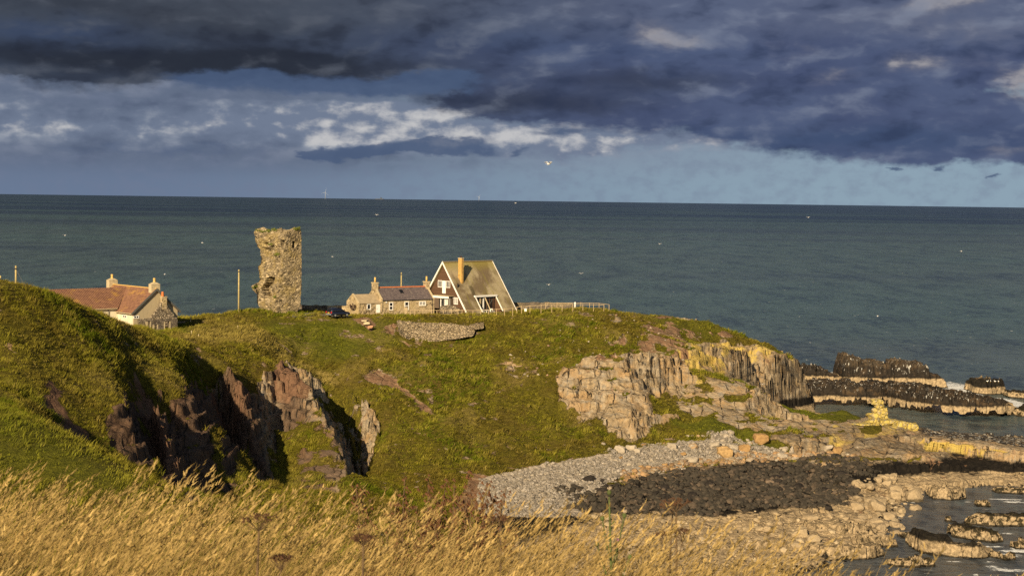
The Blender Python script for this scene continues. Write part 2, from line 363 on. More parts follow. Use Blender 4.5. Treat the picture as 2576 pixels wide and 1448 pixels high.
# right ledge
line('2312,1080,z4.6;2400,1086,z4.3;2480,1092,z4.1;2576,1100,z3.8;2760,1118,z3.4;3000,1140,z3.0')
wline('2420,296,-3;2576,291,-3;2760,284,-3;3100,276,-3')
line('2330,1100,z5.2;2400,1108,z5.1;2480,1120,z4.9;2576,1136,z4.7;2760,1162,z4.0;3000,1190,z3.4')
line('2330,1130,z3.2;2400,1138,z3.1;2480,1150,z3.0;2576,1166,z2.8;2760,1195,z2.2;3000,1230,z1.5')
# shore
line('1250,1216,z3.5;1330,1226,z3.3;1420,1228,z3.1;1490,1224,z3.1;1600,1200,z3.1;1700,1180,z3.1;1800,1163,z3.1;1900,1156,z3.0;2000,1153,z2.8;2080,1156,z2.6')
line('1240,1290,z2.4;1350,1285,z2.0;1500,1272,z1.5;1650,1285,z1.4;1800,1287,z1.4;1950,1290,z1.4;2080,1272,z1.4;2170,1224,z1.4;2225,1196,z1.45;2300,1190,z1.4;2450,1186,z1.4;2600,1192,z1.35;2800,1215,z1')
line('1300,1360,z1.2;1500,1340,z.85;1650,1335,z.8;1800,1325,z.85;1950,1315,z.8;2080,1285,z.75;2150,1245,z.6;2250,1225,z.55;2400,1216,z.75;2480,1206,z.9;2600,1208,z.8;2800,1235,z.4')
line('1200,1450,z1.2;1400,1450,z.9;1650,1410,z.65;1850,1395,z.75;2000,1385,z.6;2100,1360,z.55;2170,1330,z.35;2230,1290,z.1')
line('1500,1560,z.4;1900,1510,z.3;2100,1450,z-.3;2190,1410,z-.25;2260,1340,z-.25;2290,1290,z-.3;2330,1240,z-.35;2420,1232,z-.35;2500,1226,z-.3;2620,1226,z-.4;2850,1256,z-.5')
line('2350,1450,z-1.6;2420,1330,z-1.6;2600,1290,z-2.2;3000,1290,z-2.4')
line('2300,1700,z-1.5;2700,1700,z-2.5;3100,1500,z-3')
# ---- triangulate
pts = []; edges = []; zs = []
idx = {}
def pid(p):
    k = (round(p[0], 2), round(p[1], 2))
    if k not in idx: idx[k] = len(pts); pts.append(Vector((p[0], p[1]))); zs.append(p[2])
    return idx[k]
for L in LINES:
    ids = [pid(p) for p in L]
    edges += [(a, b) for a, b in zip(ids, ids[1:]) if a != b]
tv, te, tf, ov, oe, of = delaunay_2d_cdt(pts, edges, [], 0, 1e-4)
tz = np.zeros(len(tv)); newv = 0
pa = np.array([(p.x, p.y) for p in pts]); pz = np.array(zs)
for i, v in enumerate(tv):
    if ov[i]: tz[i] = pz[ov[i][0]]
    else:
        dd = np.hypot(pa[:, 0] - v.x, pa[:, 1] - v.y); k = np.argsort(dd)[:2]; w = 1 / (dd[k] + .01); tz[i] = (pz[k] * w).sum() / w.sum(); newv += 1
print('TIN', len(tv), 'verts', len(tf), 'tris', newv, 'crossings')
# ---- grid: bearings x distances
UMAX = .44
us = np.concatenate([np.linspace(-.95, -UMAX, 41)[:-1], np.linspace(-UMAX, UMAX, 1000), np.linspace(UMAX, .95, 41)[1:]])
ds = np.concatenate([np.geomspace(1.2, 16, 60)[:-1], np.geomspace(16, 60, 50)[:-1], np.geomspace(60, 145, 190)[:-1], np.arange(145, 352, .23), np.arange(352, 418, 1.0)])
NR, NC = len(ds), len(us)
GZ = np.full((NR, NC), -4.0)
GX = ds[:, None] * us[None, :]; GY = np.repeat(ds[:, None], NC, 1)
for f in tf:
    A = [np.array(tv[i]) for i in f]; zz = [tz[i] for i in f]
    y0, y1 = min(a[1] for a in A), max(a[1] for a in A)
    uu = [a[0] / a[1] for a in A]
    i0, i1 = np.searchsorted(ds, y0), np.searchsorted(ds, y1, 'right'); j0, j1 = np.searchsorted(us, min(uu) - 1e-4), np.searchsorted(us, max(uu) + 1e-4, 'right')
    if i1 <= i0 or j1 <= j0: continue
    X = GX[i0:i1, j0:j1]; Y = GY[i0:i1, j0:j1]
    (x1, ya), (x2, yb), (x3, yc) = A
    den = (yb - yc) * (x1 - x3) + (x3 - x2) * (ya - yc)
    if abs(den) < 1e-9: continue
    a = ((yb - yc) * (X - x3) + (x3 - x2) * (Y - yc)) / den; b = ((yc - ya) * (X - x3) + (x1 - x3) * (Y - yc)) / den; c = 1 - a - b
    m = (a >= -1e-6) & (b >= -1e-6) & (c >= -1e-6)
    GZ[i0:i1, j0:j1][m] = (a * zz[0] + b * zz[1] + c * zz[2])[m]
for j in range(42): GZ[:, j] = GZ[:, 42]; GZ[:, -1 - j] = GZ[:, -43]
def blur1(A, r, ax):
    if r < 1: return A
    A = np.moveaxis(A, ax, 0); n = A.shape[0]
    B = np.concatenate([np.repeat(A[:1], r + 1, 0), A, np.repeat(A[-1:], r, 0)]); Cs = np.cumsum(B, 0)
    return np.moveaxis((Cs[2 * r + 1:] - Cs[:-2 * r - 1])[:n] / (2 * r + 1), 0, ax)
def blur(A, ry, rx, it=2):
    for _ in range(it): A = blur1(blur1(A, ry, 0), rx, 1)
    return A
Zs = blur(GZ, 7, 7, 3); Z0 = blur(GZ, 1, 1, 2)
# ---- sight-line lookup on the smoothed ground
def hit(X, Y, S=None):
    S = Z0 if S is None else S
    r = ray(X, Y); r = r / r[1]; j = int(np.clip(np.searchsorted(us, r[0]), 0, NC - 1))
    zr = CAMZ + r[2] * ds; k = np.nonzero((S[:, j] >= zr) & (ds > 60))[0]
    i = k[0] if len(k) else NR - 1
    return np.array([r[0] * ds[i], ds[i], S[i, j]])
def ground(x, y, S=None):
    S = GZF if S is None else S
    j = np.clip(np.interp(np.asarray(x) / y, us, np.arange(NC)), 0, NC - 1.001); i = np.clip(np.searchsorted(ds, y) - 1, 0, NR - 2)
    t = (y - ds[i]) / (ds[i + 1] - ds[i]); t = np.clip(t, 0, 1); j0 = np.floor(j).astype(int); s = j - j0
    return (S[i, j0] * (1 - s) + S[i, j0 + 1] * s) * (1 - t) + (S[i + 1, j0] * (1 - s) + S[i + 1, j0 + 1] * s) * t
def inpoly(px, py, poly):
    ins = np.zeros(px.shape, bool); n = len(poly)
    for k in range(n):
        x1, y1 = poly[k][:2]; x2, y2 = poly[(k + 1) % n][:2]
        if y1 == y2: continue
        ins ^= ((y1 > py) != (y2 > py)) & (px < (x2 - x1) * (py - y1) / (y2 - y1) + x1)
    return ins
wxn = fbm(GX / 5, GY / 5, 40) * 2.2 + fbm(GX / 1.4, GY / 1.4, 41) * .8
wyn = fbm(GX / 5, GY / 5, 50) * 2.2 + fbm(GX / 1.4, GY / 1.4, 51) * .8
def patch(s, warp=1.0, soft=2):   # ground cover patch outlined by points on the ground
    poly = []
    for t in s.replace('\n', ' ').split(';'):
        if t.strip(): a, b = [float(v) for v in t.split(',')]; poly.append(hit(a, b))
    return blur(inpoly(GX + wxn * warp, GY + wyn * warp, poly).astype(float), soft, soft, 1)
slope = np.zeros_like(GZ)
gy = np.gradient(Z0, axis=0) / np.gradient(GY, axis=0); gx = np.gradient(Z0, axis=1) / np.maximum(np.gradient(GX, axis=1), 1e-3)
slope = np.hypot(gx, gy)
n1 = fbm(GX / 9, GY / 9, 1, 5); n2 = fbm(GX / 2.2, GY / 2.2, 8, 4)
far = sstep(140, 150, GY)
RED0 = sstep(-.12, -.15, GX / GY) * (GY > 150)
rock = sstep(.95, 1.5, slope + n2 * .35 - RED0 * (.25 + .45 * (n1 > .05))) * far * (GZ > -3)
soil = np.zeros_like(GZ); cob = np.zeros_like(GZ); lich = np.zeros_like(GZ); dry = np.zeros_like(GZ); stain = np.zeros_like(GZ); lush = np.zeros_like(GZ); red = np.zeros_like(GZ)
# rock faces
GUL = np.maximum(patch('100,1020;250,1070;330,1020;420,970;480,950;560,940;640,945;690,905;740,890;800,940;910,1060;915,1260;250,1260', .8), (GX / GY > -.094) | (GY < 150))
rock = rock * GUL
rock = np.maximum(rock, patch('1391,962;1416,930;1463,912;1490,885;1530,900;1600,885;1650,880;1690,885;1720,875;1744,862;1819,862;1897,868;1954,884;1990,900;2007,908;2026,950;2036,1015;2000,1024;1962,1030;1975,1037;2000,1100;1938,1098;1882,1076;1788,1057;1738,1050;1700,1018;1675,984;1650,992;1641,1065;1613,1112;1600,1121;1563,1103;1522,1078;1475,1053;1444,1021;1416,996', .8))
rock = np.maximum(rock, patch('2000,1066;2060,1070;2130,1058;2180,1052;2305,1072;2312,1143;2146,1150;2021,1140;1985,1112;1940,1098', .6))
rock = np.maximum(rock, patch('1975,1028;2010,1040;2050,1058;2110,1060;2040,1068;1960,1072;1930,1050', .5))
rock = np.maximum(rock, patch('2300,1072;2600,1095;2900,1125;2900,1250;2576,1195;2312,1150', .3))
rock = np.maximum(rock, patch('660,940;700,915;735,918;790,980;812,1040;860,1110;840,1125;800,1065;740,1078;700,1100;640,1010', .6))
rock = np.maximum(rock, patch('770,1120;840,1125;872,1180;860,1240;760,1240;745,1160', .6))
rock = np.maximum(rock, patch('255,1075;305,1015;345,1045;388,1170;330,1165', .5))
rock = np.maximum(rock, patch('395,1045;440,1005;520,1000;545,1245;455,1240', .5))
rock = np.maximum(rock, patch('600,960;650,960;690,1215;650,1215;620,1050', .5))
rock = np.maximum(rock, patch('1250,918;1275,912;1320,925;1330,935;1305,958;1265,938', .5))
for s in ('560,1000;640,975;620,1060;590,1240;560,1240', '1395,812;1440,806;1455,822;1420,832', '1530,790;1560,786;1566,806;1540,812', '860,975;900,985;915,1020;890,1015'):
    rock = np.maximum(rock, patch(s, .5))
# bare red soil
for s in ('1490,890;1540,855;1588,838;1678,832;1730,860;1750,880;1690,900;1640,885;1600,890;1530,905;1500,905', '955,815;1000,812;1000,860;1035,870;1030,880;985,850', '920,938;940,935;1000,975;1090,1040;1080,1045;990,990;930,955',
          '110,960;165,962;160,975;130,1000;155,1050;230,1095;200,1110;140,1060;105,1010', '318,905;345,935;400,1000;425,1090;450,1190;400,1190;385,1080;350,990', '690,925;735,925;770,965;785,1000;740,1005;685,965',
          '900,800;930,797;940,822;918,828', '1640,805;1690,812;1720,840;1700,845;1650,825', '1750,820;1830,832;1850,845;1760,842', '1640,793;1700,800;1690,808;1645,803', '600,975;640,985;650,1060;615,1040'):
    soil = np.maximum(soil, patch(s, .9))
soil = np.maximum(soil, .75 * sstep(.05, .4, n2 + n1 * .5) * patch('1270,1165;1420,1140;1540,1100;1640,1118;1560,1135;1400,1172;1250,1200', .8))
soil = np.maximum(soil, .9 * sstep(.0, .3, n2) * patch('1560,845;1740,850;1850,860;1790,842;1700,820;1620,815', .8))
soil = np.maximum(soil, sstep(.36, .5, n2 + .3 * n1) * far * .6)
soil *= 1 - .8 * (GX / GY > .03) * sstep(-.2, .25, fbm(GX / 2.6, GY / 3.5, 37, 4))
red = np.maximum(patch('90,940;270,930;440,890;480,900;640,960;690,1215;600,1245;400,1210;200,1120;90,1040', 1.0, 6), .9 * patch('640,890;730,915;800,1060;875,1180;860,1245;700,1240;690,1000', .8, 5))
# shingle
cob = np.maximum(cob, patch('1215,1200;1300,1183;1400,1167;1500,1147;1600,1128;1700,1112;1790,1105;1850,1118;1910,1118;1960,1128;2000,1140;2060,1146;1900,1150;1700,1172;1560,1202;1490,1236;1470,1300;1200,1300', .35))
cob = np.maximum(cob, patch('1780,1106;1800,1090;1830,1082;1850,1105;1810,1120', .4))
# yellow lichen and dark water stain on the seaward cliff
lich = np.maximum(lich, patch('1700,875;1744,858;1819,860;1900,866;1960,884;2005,905;2025,955;1990,945;1950,925;1900,925;1840,930;1800,950;1760,985;1735,960', .5, 4))
lich = np.maximum(lich, patch('2090,1080;2180,1050;2305,1072;2315,1092;2230,1100;2150,1120;2080,1130', .5, 3) * .95)
lich = np.maximum(lich, patch('2310,1098;2600,1140;2600,1150;2450,1140;2320,1132', .2, 2) * 1.15)
stain = np.maximum(stain, 1.6 * patch('2312,1074;2450,1083;2600,1096;2700,1110;2600,1126;2450,1106;2320,1096', .3, 2))
lich = np.maximum(lich, .45 * patch('1660,960;1760,950;1900,970;1960,1024;1940,1060;1800,1050;1720,1020', .5, 8))
stain = np.maximum(stain, patch('1790,955;1850,925;1990,920;2030,950;2040,1022;1960,1024;1910,975;1830,958', .6, 5))
lich = np.maximum(lich, 1.25 * ((GX / GY > .2545) & (GY < 290)) * sstep(3.2, 3.8, Zs) * sstep(.3, .7, slope))
stain = np.maximum(stain, .55 * patch('1960,1075;2100,1085;2312,1095;2312,1145;2021,1140;1930,1100', .6, 5))
# dry straw coloured grass: meadow, path ridge
dry = np.maximum(dry, patch('440,858;470,828;560,822;640,832;700,870;690,880;600,862;520,862', .8, 6) * .9)
dry = np.maximum(dry, patch('600,824;640,828;715,880;778,916;830,938;884,956;900,966;860,976;770,934;700,898', .3, 2) * .8)
dry = np.maximum(dry, .35 * sstep(.1, .5, n1) * far)
# sheep-cropped bright turf
lush = np.maximum(lush, patch('640,800;760,808;900,800;1000,800;1000,870;900,900;760,890;700,860', 1.2, 10))
lush = np.maximum(lush, patch('1930,1040;2060,1026;2180,1046;2170,1066;2000,1062', .4, 3))
lush = np.maximum(lush, patch('1690,1058;1800,1062;1900,1085;1990,1120;1900,1118;1790,1100', .5, 3))
lush = np.maximum(lush, .8 * patch('-400,995;0,996;125,1058;300,1155;420,1250;-400,1250', .5, 6))
lush = np.maximum(lush, .6 * patch('1590,790;1710,788;1850,831;1929,856;1800,852;1700,828', .8, 5))
low = sstep(3.5, 3.0, Zs + n2 * .5) * far * sstep(-.0205, -.014, GX / GY + n2 * .002)
soil = np.maximum(soil, patch('1170,1185;1225,1195;1235,1240;1200,1300;1140,1290', .6))
grass = np.clip(1 - np.maximum.reduce([rock, soil * .95, cob, low]), 0, 1)
grass *= (GZ > 2.0)
rk = np.clip(np.maximum(rock, low * .9), 0, 1)
# ---- relief
Zt = Zs * (1 - np.maximum(rk, soil * .5)) + Z0 * np.maximum(rk, soil * .5)
# blocks: faces stepped back and forth along the joints, then bedding ledges
zq = np.floor((Zt + .22 * GX * .2 + fbm(GX / 6, GY / 6, 60) * .5) / 1.15)
cid, cd = cell(GX / 2.3 + zq * 7.31, GY / 9 + zq * 3.17, 3)
cid2, cd2 = cell(GX / .95 + zq * 3.1, GY / 3 + zq * 5.7, 9)
shift = ((cid - .5) * 3.2 + (cid2 - .5) * 1.1) * rk * sstep(.25, .8, slope)
ii = np.arange(NR)[:, None] + shift / np.gradient(ds)[:, None]
i0 = np.clip(np.floor(ii).astype(int), 0, NR - 2); tt = np.clip(ii - i0, 0, 1); jj = np.arange(NC)[None, :]
Zt = Zt[i0, jj] * (1 - tt) + Zt[i0 + 1, jj] * tt
def terrace(Zv, h, k, tilt=.03, s=70):
    s_ = (Zv + tilt * GX + fbm(GX / 8, GY / 8, s) * .5) / h; f = s_ - np.floor(s_); g = sstep(.5 - k, .5 + k, f)
    return (g - f) * h
lowflat = low * (1 - cob)
Zt = Zt + rk * sstep(.3, .8, slope) * (terrace(Zt, 1.6, .12) * .85 + terrace(Zt, .55, .18, .05, 77) * .75)
Zt = Zt + lowflat * sstep(.5, .1, slope) * (terrace(Zt + fbm(GX / 3, GY / 3, 90) * .35, .42, .12, .012, 91) * .8 + fbm(GX / 2.0, GY / .8, 93, 4) * .16 + (cid2 - .5) * .12)
Zt = Zt + rk * (fbm(GX / 1.5, GY / 1.5, 20, 4) * .28)
tus = 1 - np.abs(fbm(GX / 1.6, GY / 1.6, 30, 3)) * 2
plat = 1 - .8 * np.maximum(sstep(296, 304, GY) * (Zs > 20.3), sstep(262, 270, GY) * (GX / GY < -.20))
plat = plat * (1 - .5 * sstep(-.215, -.235, GX / GY))
Zt = Zt + plat * grass * far * (n1 * .7 + fbm(GX / 5, GY / 14, 38, 3) * 1.15 + fbm(GX / 3.5, GY / 3.5, 31, 3) * .4 + tus * .14)
Zt = Zt + soil * (fbm(GX / 1.3, GY / 2.5, 33, 4) * .25)
Zt = Zt + cob * fbm(GX / 1.2, GY / 1.2, 34, 3) * .15
near = sstep(120, 60, GY)
Zt = Zt + near * fbm(GX / 1.5, GY / 1.5, 35, 3) * .05
sl2 = np.hypot(np.gradient(Zt, axis=0) / np.gradient(GY, axis=0), np.gradient(Zt, axis=1) / np.maximum(np.gradient(GX, axis=1), 1e-3))
led = sstep(.75, .35, blur(sl2, 2, 2, 1)) * sstep(-.02, .18, n2 + .5 * n1) * rk * (GZ > 5.5) * (GX / GY < .235)
grass = np.maximum(grass, led * .95)
GZF = Zt
V = np.stack([GX, GY, GZF], -1).reshape(-1, 3)
ia = (np.arange(NR - 1)[:, None] * NC + np.arange(NC - 1)[None, :]).ravel()
Fq = np.stack([ia, ia + 1, ia + NC + 1, ia + NC], 1)
one = np.ones_like(GZ)
cov1 = np.stack([grass, soil, cob, lich], -1).reshape(-1, 4); cov2 = np.stack([stain, dry, lush, red], -1).reshape(-1, 4)
# ---- material
def rock_color(N, tc, lich_f, stain_f, red_shade_f, z):
    """bedrock: bedded brown grey blocks; by height: barnacle tan, black lichen, then bare stone with yellow lichen"""
    x_, y_, z_ = N.sep(tc)
    nz = N.noise(tc, .22, 4, .6); nb = N.noise(tc, 1.3, 6, .68)
    lay = N.math('ADD', z_, N.math('ADD', N.math('MULTIPLY', x_, .10), N.math('MULTIPLY', N.noise(tc, .35, 3, .5), 1.6)))
    ns = N.noise(N.comb(N.math('MULTIPLY', x_, .22), N.math('MULTIPLY', y_, .22), N.math('MULTIPLY', lay, 2.6)), 1.0, 5, .68)
    wv_ = N.warp(tc, .8, 1.1)
    blv = N.sep(N.voro(N.mapping(wv_, (.5, .2, .75)), 1.0, out=1))[0]
    stone = N.mix(N.ramp(nb, [(.3, 0.0), (.70, 1.0)]), (.17, .125, .075), (.45, .345, .21))
    stone = N.mix(N.math('MULTIPLY', N.step(blv, .45, .9), .5), stone, (.44, .37, .27))
    stone = N.mix(N.math('MULTIPLY', N.step(nz, .46, .62), .6), stone, (.40, .25, .11))
    stone = N.mix(N.math('MULTIPLY', N.step(ns, .55, .66), .62), stone, (.065, .052, .038))
    mot = N.noise(tc, .75, 6, .72)
    stone = N.mix(N.math('MULTIPLY', N.step(mot, .52, .62), .6), stone, (.235, .215, .18)); stone = N.mix(N.math('MULTIPLY', N.step(mot, .44, .36), .7), stone, (.085, .064, .044))
    vj = N.voro(N.mapping(wv_, (.33, .14, .045)), 1.0, 'DISTANCE_TO_EDGE')
    crack = N.math('MAXIMUM', N.step(vj, .008, .035), N.step(N.noise(tc, .5, 3, .6), .56, .46))
    stone = N.mix(N.math('MULTIPLY', red_shade_f, .85), stone, N.mix(nb, (.030, .020, .015), (.15, .080, .052)))  # red-brown gully stone, with the gully's near-black shade added to its colour
    stone = N.mix(crack, (.03, .024, .018), stone)
    st_f = N.math('MULTIPLY', stain_f, N.step(N.noise(N.mapping(tc, (1.2, .6, .13)), 1.0, 5, .6), .34, .58))
    stone = N.mix(N.math('MULTIPLY', st_f, .85), stone, (.045, .038, .032))
    lf = N.math('MULTIPLY', lich_f, N.math('ADD', N.math('MULTIPLY', nb, .9), N.math('ADD', N.math('MULTIPLY', blv, .55), N.math('MULTIPLY', nz, .5))))
    lc = N.mix(N.noise(tc, .9, 4), (.46, .29, .06), (.47, .39, .11))
    stone = N.mix(N.math('MULTIPLY', N.step(lf, .80, 1.12), .9), stone, lc)
    zz = N.math('ADD', z, N.math('ADD', N.math('MULTIPLY', N.math('SUBTRACT', nz, .5), 1.6), N.math('MULTIPLY', N.math('SUBTRACT', nb, .5), .9)))
    blackf = N.step(zz, 3.45, 2.75)
    blk = N.mix(N.ramp(nb, [(.35, 0.0), (.8, 1.0)]), (.008, .007, .006), (.030, .024, .018))
    stone = N.mix(blackf, stone, blk)
    tan = N.mix(N.ramp(N.noise(tc, 2.2, 6, .7), [(.32, 0.0), (.62, 1.0)]), (.15, .11, .065), (.45, .34, .20))
    wg = N.math('MULTIPLY', N.step(N.noise(tc, 1.6, 4, .6), .56, .62), N.math('GREATER_THAN', stain_f, 1.15)) if not isinstance(stain_f, float) else 0.0
    stone = N.mix(wg, stone, (.5, .48, .42))
    zt = N.math('ADD', z, N.math('ADD', N.math('MULTIPLY', N.math('SUBTRACT', nz, .5), .9), N.math('MULTIPLY', N.math('SUBTRACT', nb, .5), .7)))
    tf_ = N.math('MULTIPLY', N.step(zt, 1.5, 1.2), N.step(N.math('ADD', nb, N.math('MULTIPLY', N.math('SUBTRACT', zt, .3), .5)), .30, .42))
    stone = N.mix(tf_, stone, tan)
    return stone, nb, ns
mt, N, bs, out = newmat('headland ground')
geo = N.n('ShaderNodeNewGeometry'); tc = geo.outputs['Position']; zc = N.sep(tc)[2]
a1 = N.n('ShaderNodeVertexColor', layer_name='cover'); a2 = N.n('ShaderNodeVertexColor', layer_name='cover2')
g_, s_, c_ = N.n('ShaderNodeSeparateColor', {0: a1.outputs[0]}).outputs; l_ = a1.outputs[1]
st_, dr_, lu_ = N.n('ShaderNodeSeparateColor', {0: a2.outputs[0]}).outputs; rd_ = a2.outputs[1]
stone, nb, ns = rock_color(N, tc, l_, st_, rd_, zc)
gn = N.noise(tc, 1.6, 8, .7); gn2 = N.noise(tc, .18, 5, .6); gn3 = N.noise(N.mapping(tc, (1, 1, .35)), 5.0, 5, .7)
gcol = N.mix(N.ramp(gn, [(.32, 0.0), (.68, 1.0)]), (.024, .022, .003), (.185, .155, .017))
gcol = N.mix(N.math('MULTIPLY', N.step(gn2, .42, .68), .55), gcol, (.105, .070, .018))
gcol = N.mix(N.math('MULTIPLY', N.step(gn3, .54, .68), .5), gcol, (.22, .19, .035))
gcol = N.mix(N.math('MULTIPLY', lu_, .5), gcol, N.mix(gn, (.03, .05, .004), (.15, .18, .014)))
gcol = N.mix(N.math('MULTIPLY', dr_, .8), gcol, N.mix(gn, (.24, .18, .05), (.46, .34, .12)))
scol = N.mix(N.ramp(nb, [(.3, 0.0), (.7, 1.0)]), (.10, .060, .034), (.34, .20, .115)); scol = N.mix(N.math('MULTIPLY', N.step(N.noise(tc, .6, 4), .5, .65), .6), scol, (.30, .225, .13)); scol = N.mix(N.math('MULTIPLY', rd_, .75), scol, N.mix(nb, (.070, .040, .026), (.22, .120, .075)))
ccol = N.mix(N.noise(tc, 2.5, 5), (.30, .24, .17), (.46, .40, .32))
col = N.mix(N.step(N.math('ADD', s_, N.math('MULTIPLY', N.math('SUBTRACT', gn, .5), 1.5)), .42, .75), stone, scol)
col = N.mix(N.step(N.math('ADD', c_, N.math('MULTIPLY', N.math('SUBTRACT', gn, .5), .5)), .4, .6), col, ccol)
gf = N.step(N.math('ADD', g_, N.math('MULTIPLY', N.math('SUBTRACT', gn, .5), 1.1)), .42, .58)
col = N.mix(gf, col, gcol)
N.set(bs.inputs['Base Color'], col); bs.inputs['Roughness'].default_value = .9; bs.inputs['Specular IOR Level'].default_value = .12
cr1 = N.voro(N.mapping(N.warp(tc, .8, 1.1), (.33, .14, .045)), 1.0, 'DISTANCE_TO_EDGE'); crk = N.step(cr1, 0.0, .05)
hh = N.math('ADD', N.math('MULTIPLY', crk, .4), N.math('ADD', N.math('MULTIPLY', nb, 1.0), N.math('MULTIPLY', ns, -1.3)))
hg = N.math('ADD', N.math('MULTIPLY', gn, 1.6), N.math('MULTIPLY', gn3, .9))
hm = N.n('ShaderNodeMix', {0: gf, 2: hh, 3: hg}).outputs[0]
bump(N, bs, hm, .85, .35)
terr = np_mesh('headland_ground', V, Fq, mt, None, True, {'cover': cov1, 'cover2': cov2})
tag(terr, 'grassy headland and cliffs falling to a rocky shore', 'headland', kind='structure')
# ------------------------------------------------------------------ sea
sr_ = np.concatenate([np.geomspace(40, 150, 20)[:-1], np.geomspace(150, 430, 420)[:-1], np.geomspace(430, 2500, 130), np.geomspace(2600, 60000, 60)]); sa = np.linspace(-1.15, 1.15, 500)
SX = sr_[:, None] * np.sin(sa)[None]; SY = sr_[:, None] * np.cos(sa)[None]
SZ = fbm(SX / 9, SY / 5, 80, 3) * .10 * sstep(900, 300, sr_)[:, None]
foam = np.zeros_like(SX)
def foamspot(X, Y, rx, ry, k):
    p = Z(X, Y, 0); global foam
    foam = np.maximum(foam, k * np.exp(-((SX - p[0]) / rx) ** 2 - ((SY - p[1]) / ry) ** 2))
for a in ((2105, 940, 2.2, 7, 1.3), (2060, 945, 2, 6, .8), (2395, 985, 3, 8, 1.3), (2430, 975, 4, 10, 1.2), (2470, 968, 5, 12, 1.1), (2530, 1005, 3, 6, 1.1), (2560, 1020, 2.5, 5, 1.2), (2400, 965, 4, 10, .9), (2560, 985, 5, 12, .8),
          (2550, 1262, 3.2, 1.6, .95), (2530, 1395, 4, 2.5, .9), (2480, 1400, 3, 2, .75), (2570, 1380, 3, 2, .95), (2500, 1425, 3, 2, .8), (2420, 1330, 2, 1.5, .6), (2470, 1250, 3, 1.5, .6), (2340, 1230, 2, 1, .55), (2420, 980, 5, 7, 1.5), (2395, 972, 3, 8, 1.4), (2450, 992, 3, 3, 1.2), (2545, 1012, 3, 9, 1.5), (2500, 1003, 3, 5, 1.0), (2575, 1035, 3, 6, 1.3), (2100, 945, 3, 8, 1.5), (2560, 1300, 3, 1.5, 1.1), (2430, 1330, 2.5, .8, .9), (2500, 1374, 3, .9, 1.0), (2550, 1385, 3, 1.2, 1.1), (2300, 1400, 2, .7, .7), (2400, 1412, 3, .8, .8), (2490, 1412, 2, .8, .9), (2350, 1262, 2.5, .7, .8), (2440, 1262, 2, .8, .8), (2475, 1280, 2, .6, .8), (2240, 1432, 2, .6, .7), (2330, 1432, 2, .6, .8), (2540, 1432, 4, 1.2, 1.0), (2530, 1255, 4, 1.0, 1.1), (2200, 1345, 1, .6, .6), (2530, 1340, 2, .8, .9)):
    foamspot(*a)
ia = (np.arange(len(sr_) - 1)[:, None] * 500 + np.arange(499)[None, :]).ravel()
ms, N, bs, out = newmat('sea water')
geo = N.n('ShaderNodeNewGeometry'); tc = geo.outputs['Position']
px_, py_, pz_ = N.sep(tc)
dist = N.math('SQRT', N.math('ADD', N.math('MULTIPLY', px_, px_), N.math('MULTIPLY', py_, py_)))
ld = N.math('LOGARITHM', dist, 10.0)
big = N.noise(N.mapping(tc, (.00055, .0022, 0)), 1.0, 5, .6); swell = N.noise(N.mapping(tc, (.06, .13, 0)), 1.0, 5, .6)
sea_tone = N.mix(N.step(ld, 3.2, 3.8), (.078, .118, .108), (.010, .024, .062))  # far navy band: cloud shadow put into the water colour
sea_tone = N.mix(N.step(ld, 2.85, 2.5), sea_tone, (.095, .103, .112))  # near water paled, a silver sheen put into the colour
sea_tone = N.mix(N.math('MULTIPLY', N.step(big, .44, .6), .6), sea_tone, (.072, .125, .115))
sea_tone = N.mix(N.math('MULTIPLY', N.step(big, .48, .36), .6), sea_tone, (.030, .050, .072))  # darker broad patches: drifting cloud shadow coloured into the water
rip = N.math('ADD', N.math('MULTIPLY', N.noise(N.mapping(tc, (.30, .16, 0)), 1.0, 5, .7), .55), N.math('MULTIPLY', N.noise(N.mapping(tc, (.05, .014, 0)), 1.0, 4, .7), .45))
sea_tone = N.mix(N.math('MULTIPLY', N.step(rip, .53, .40), .7), sea_tone, (.014, .024, .036))  # shaded wave faces painted as dark ripples
sea_tone = N.mix(N.math('MULTIPLY', N.step(rip, .52, .64), .45), sea_tone, (.12, .16, .17))  # bright wave faces painted as pale ripples
fa = N.n('ShaderNodeVertexColor', layer_name='foam'); ff = N.sep(fa.outputs[0])[0]
fn = N.noise(N.mapping(tc, (.9, .55, 1)), 1.0, 7, .72, .6)
caps = N.noise(N.mapping(tc, (.11, .05, 0)), 1.0, 3, .5); caps2 = N.noise(N.mapping(tc, (.5, .22, 0)), 1.0, 2, .5)
cp_ = N.math('MULTIPLY', N.step(caps2, .70, .74), N.step(caps, .52, .6))
fm = N.step(N.math('MULTIPLY', ff, N.math('ADD', fn, .12)), .40, .56)
fm = N.math('MAXIMUM', fm, N.math('MULTIPLY', cp_, .8))
N.set(bs.inputs['Base Color'], N.mix(fm, sea_tone, (.75, .76, .74)))
N.set(bs.inputs['Roughness'], N.math('ADD', .22, N.math('MULTIPLY', fm, .5)))
bs.inputs['IOR'].default_value = 1.33; N.set(bs.inputs['Specular IOR Level'], N.math('ADD', .02, N.math('MULTIPLY', N.step(ld, 3.7, 2.6), .33)))
w1 = N.noise(N.mapping(tc, (.30, .45, 0)), 1.0, 6, .62); w2 = N.noise(N.mapping(tc, (1.5, 2.2, 0)), 1.0, 4, .6)
bump(N, bs, N.math('ADD', N.math('MULTIPLY', w1, 1.0), N.math('ADD', N.math('MULTIPLY', w2, .22), N.math('MULTIPLY', swell, .9))), .9, 1.0)
sea = np_mesh('sea', np.stack([SX, SY, SZ], -1).reshape(-1, 3), np.stack([ia, ia + 1, ia + 501, ia + 500], 1), ms, None, True, {'foam': np.stack([foam, foam, foam, np.ones_like(foam)], -1).reshape(-1, 4)})
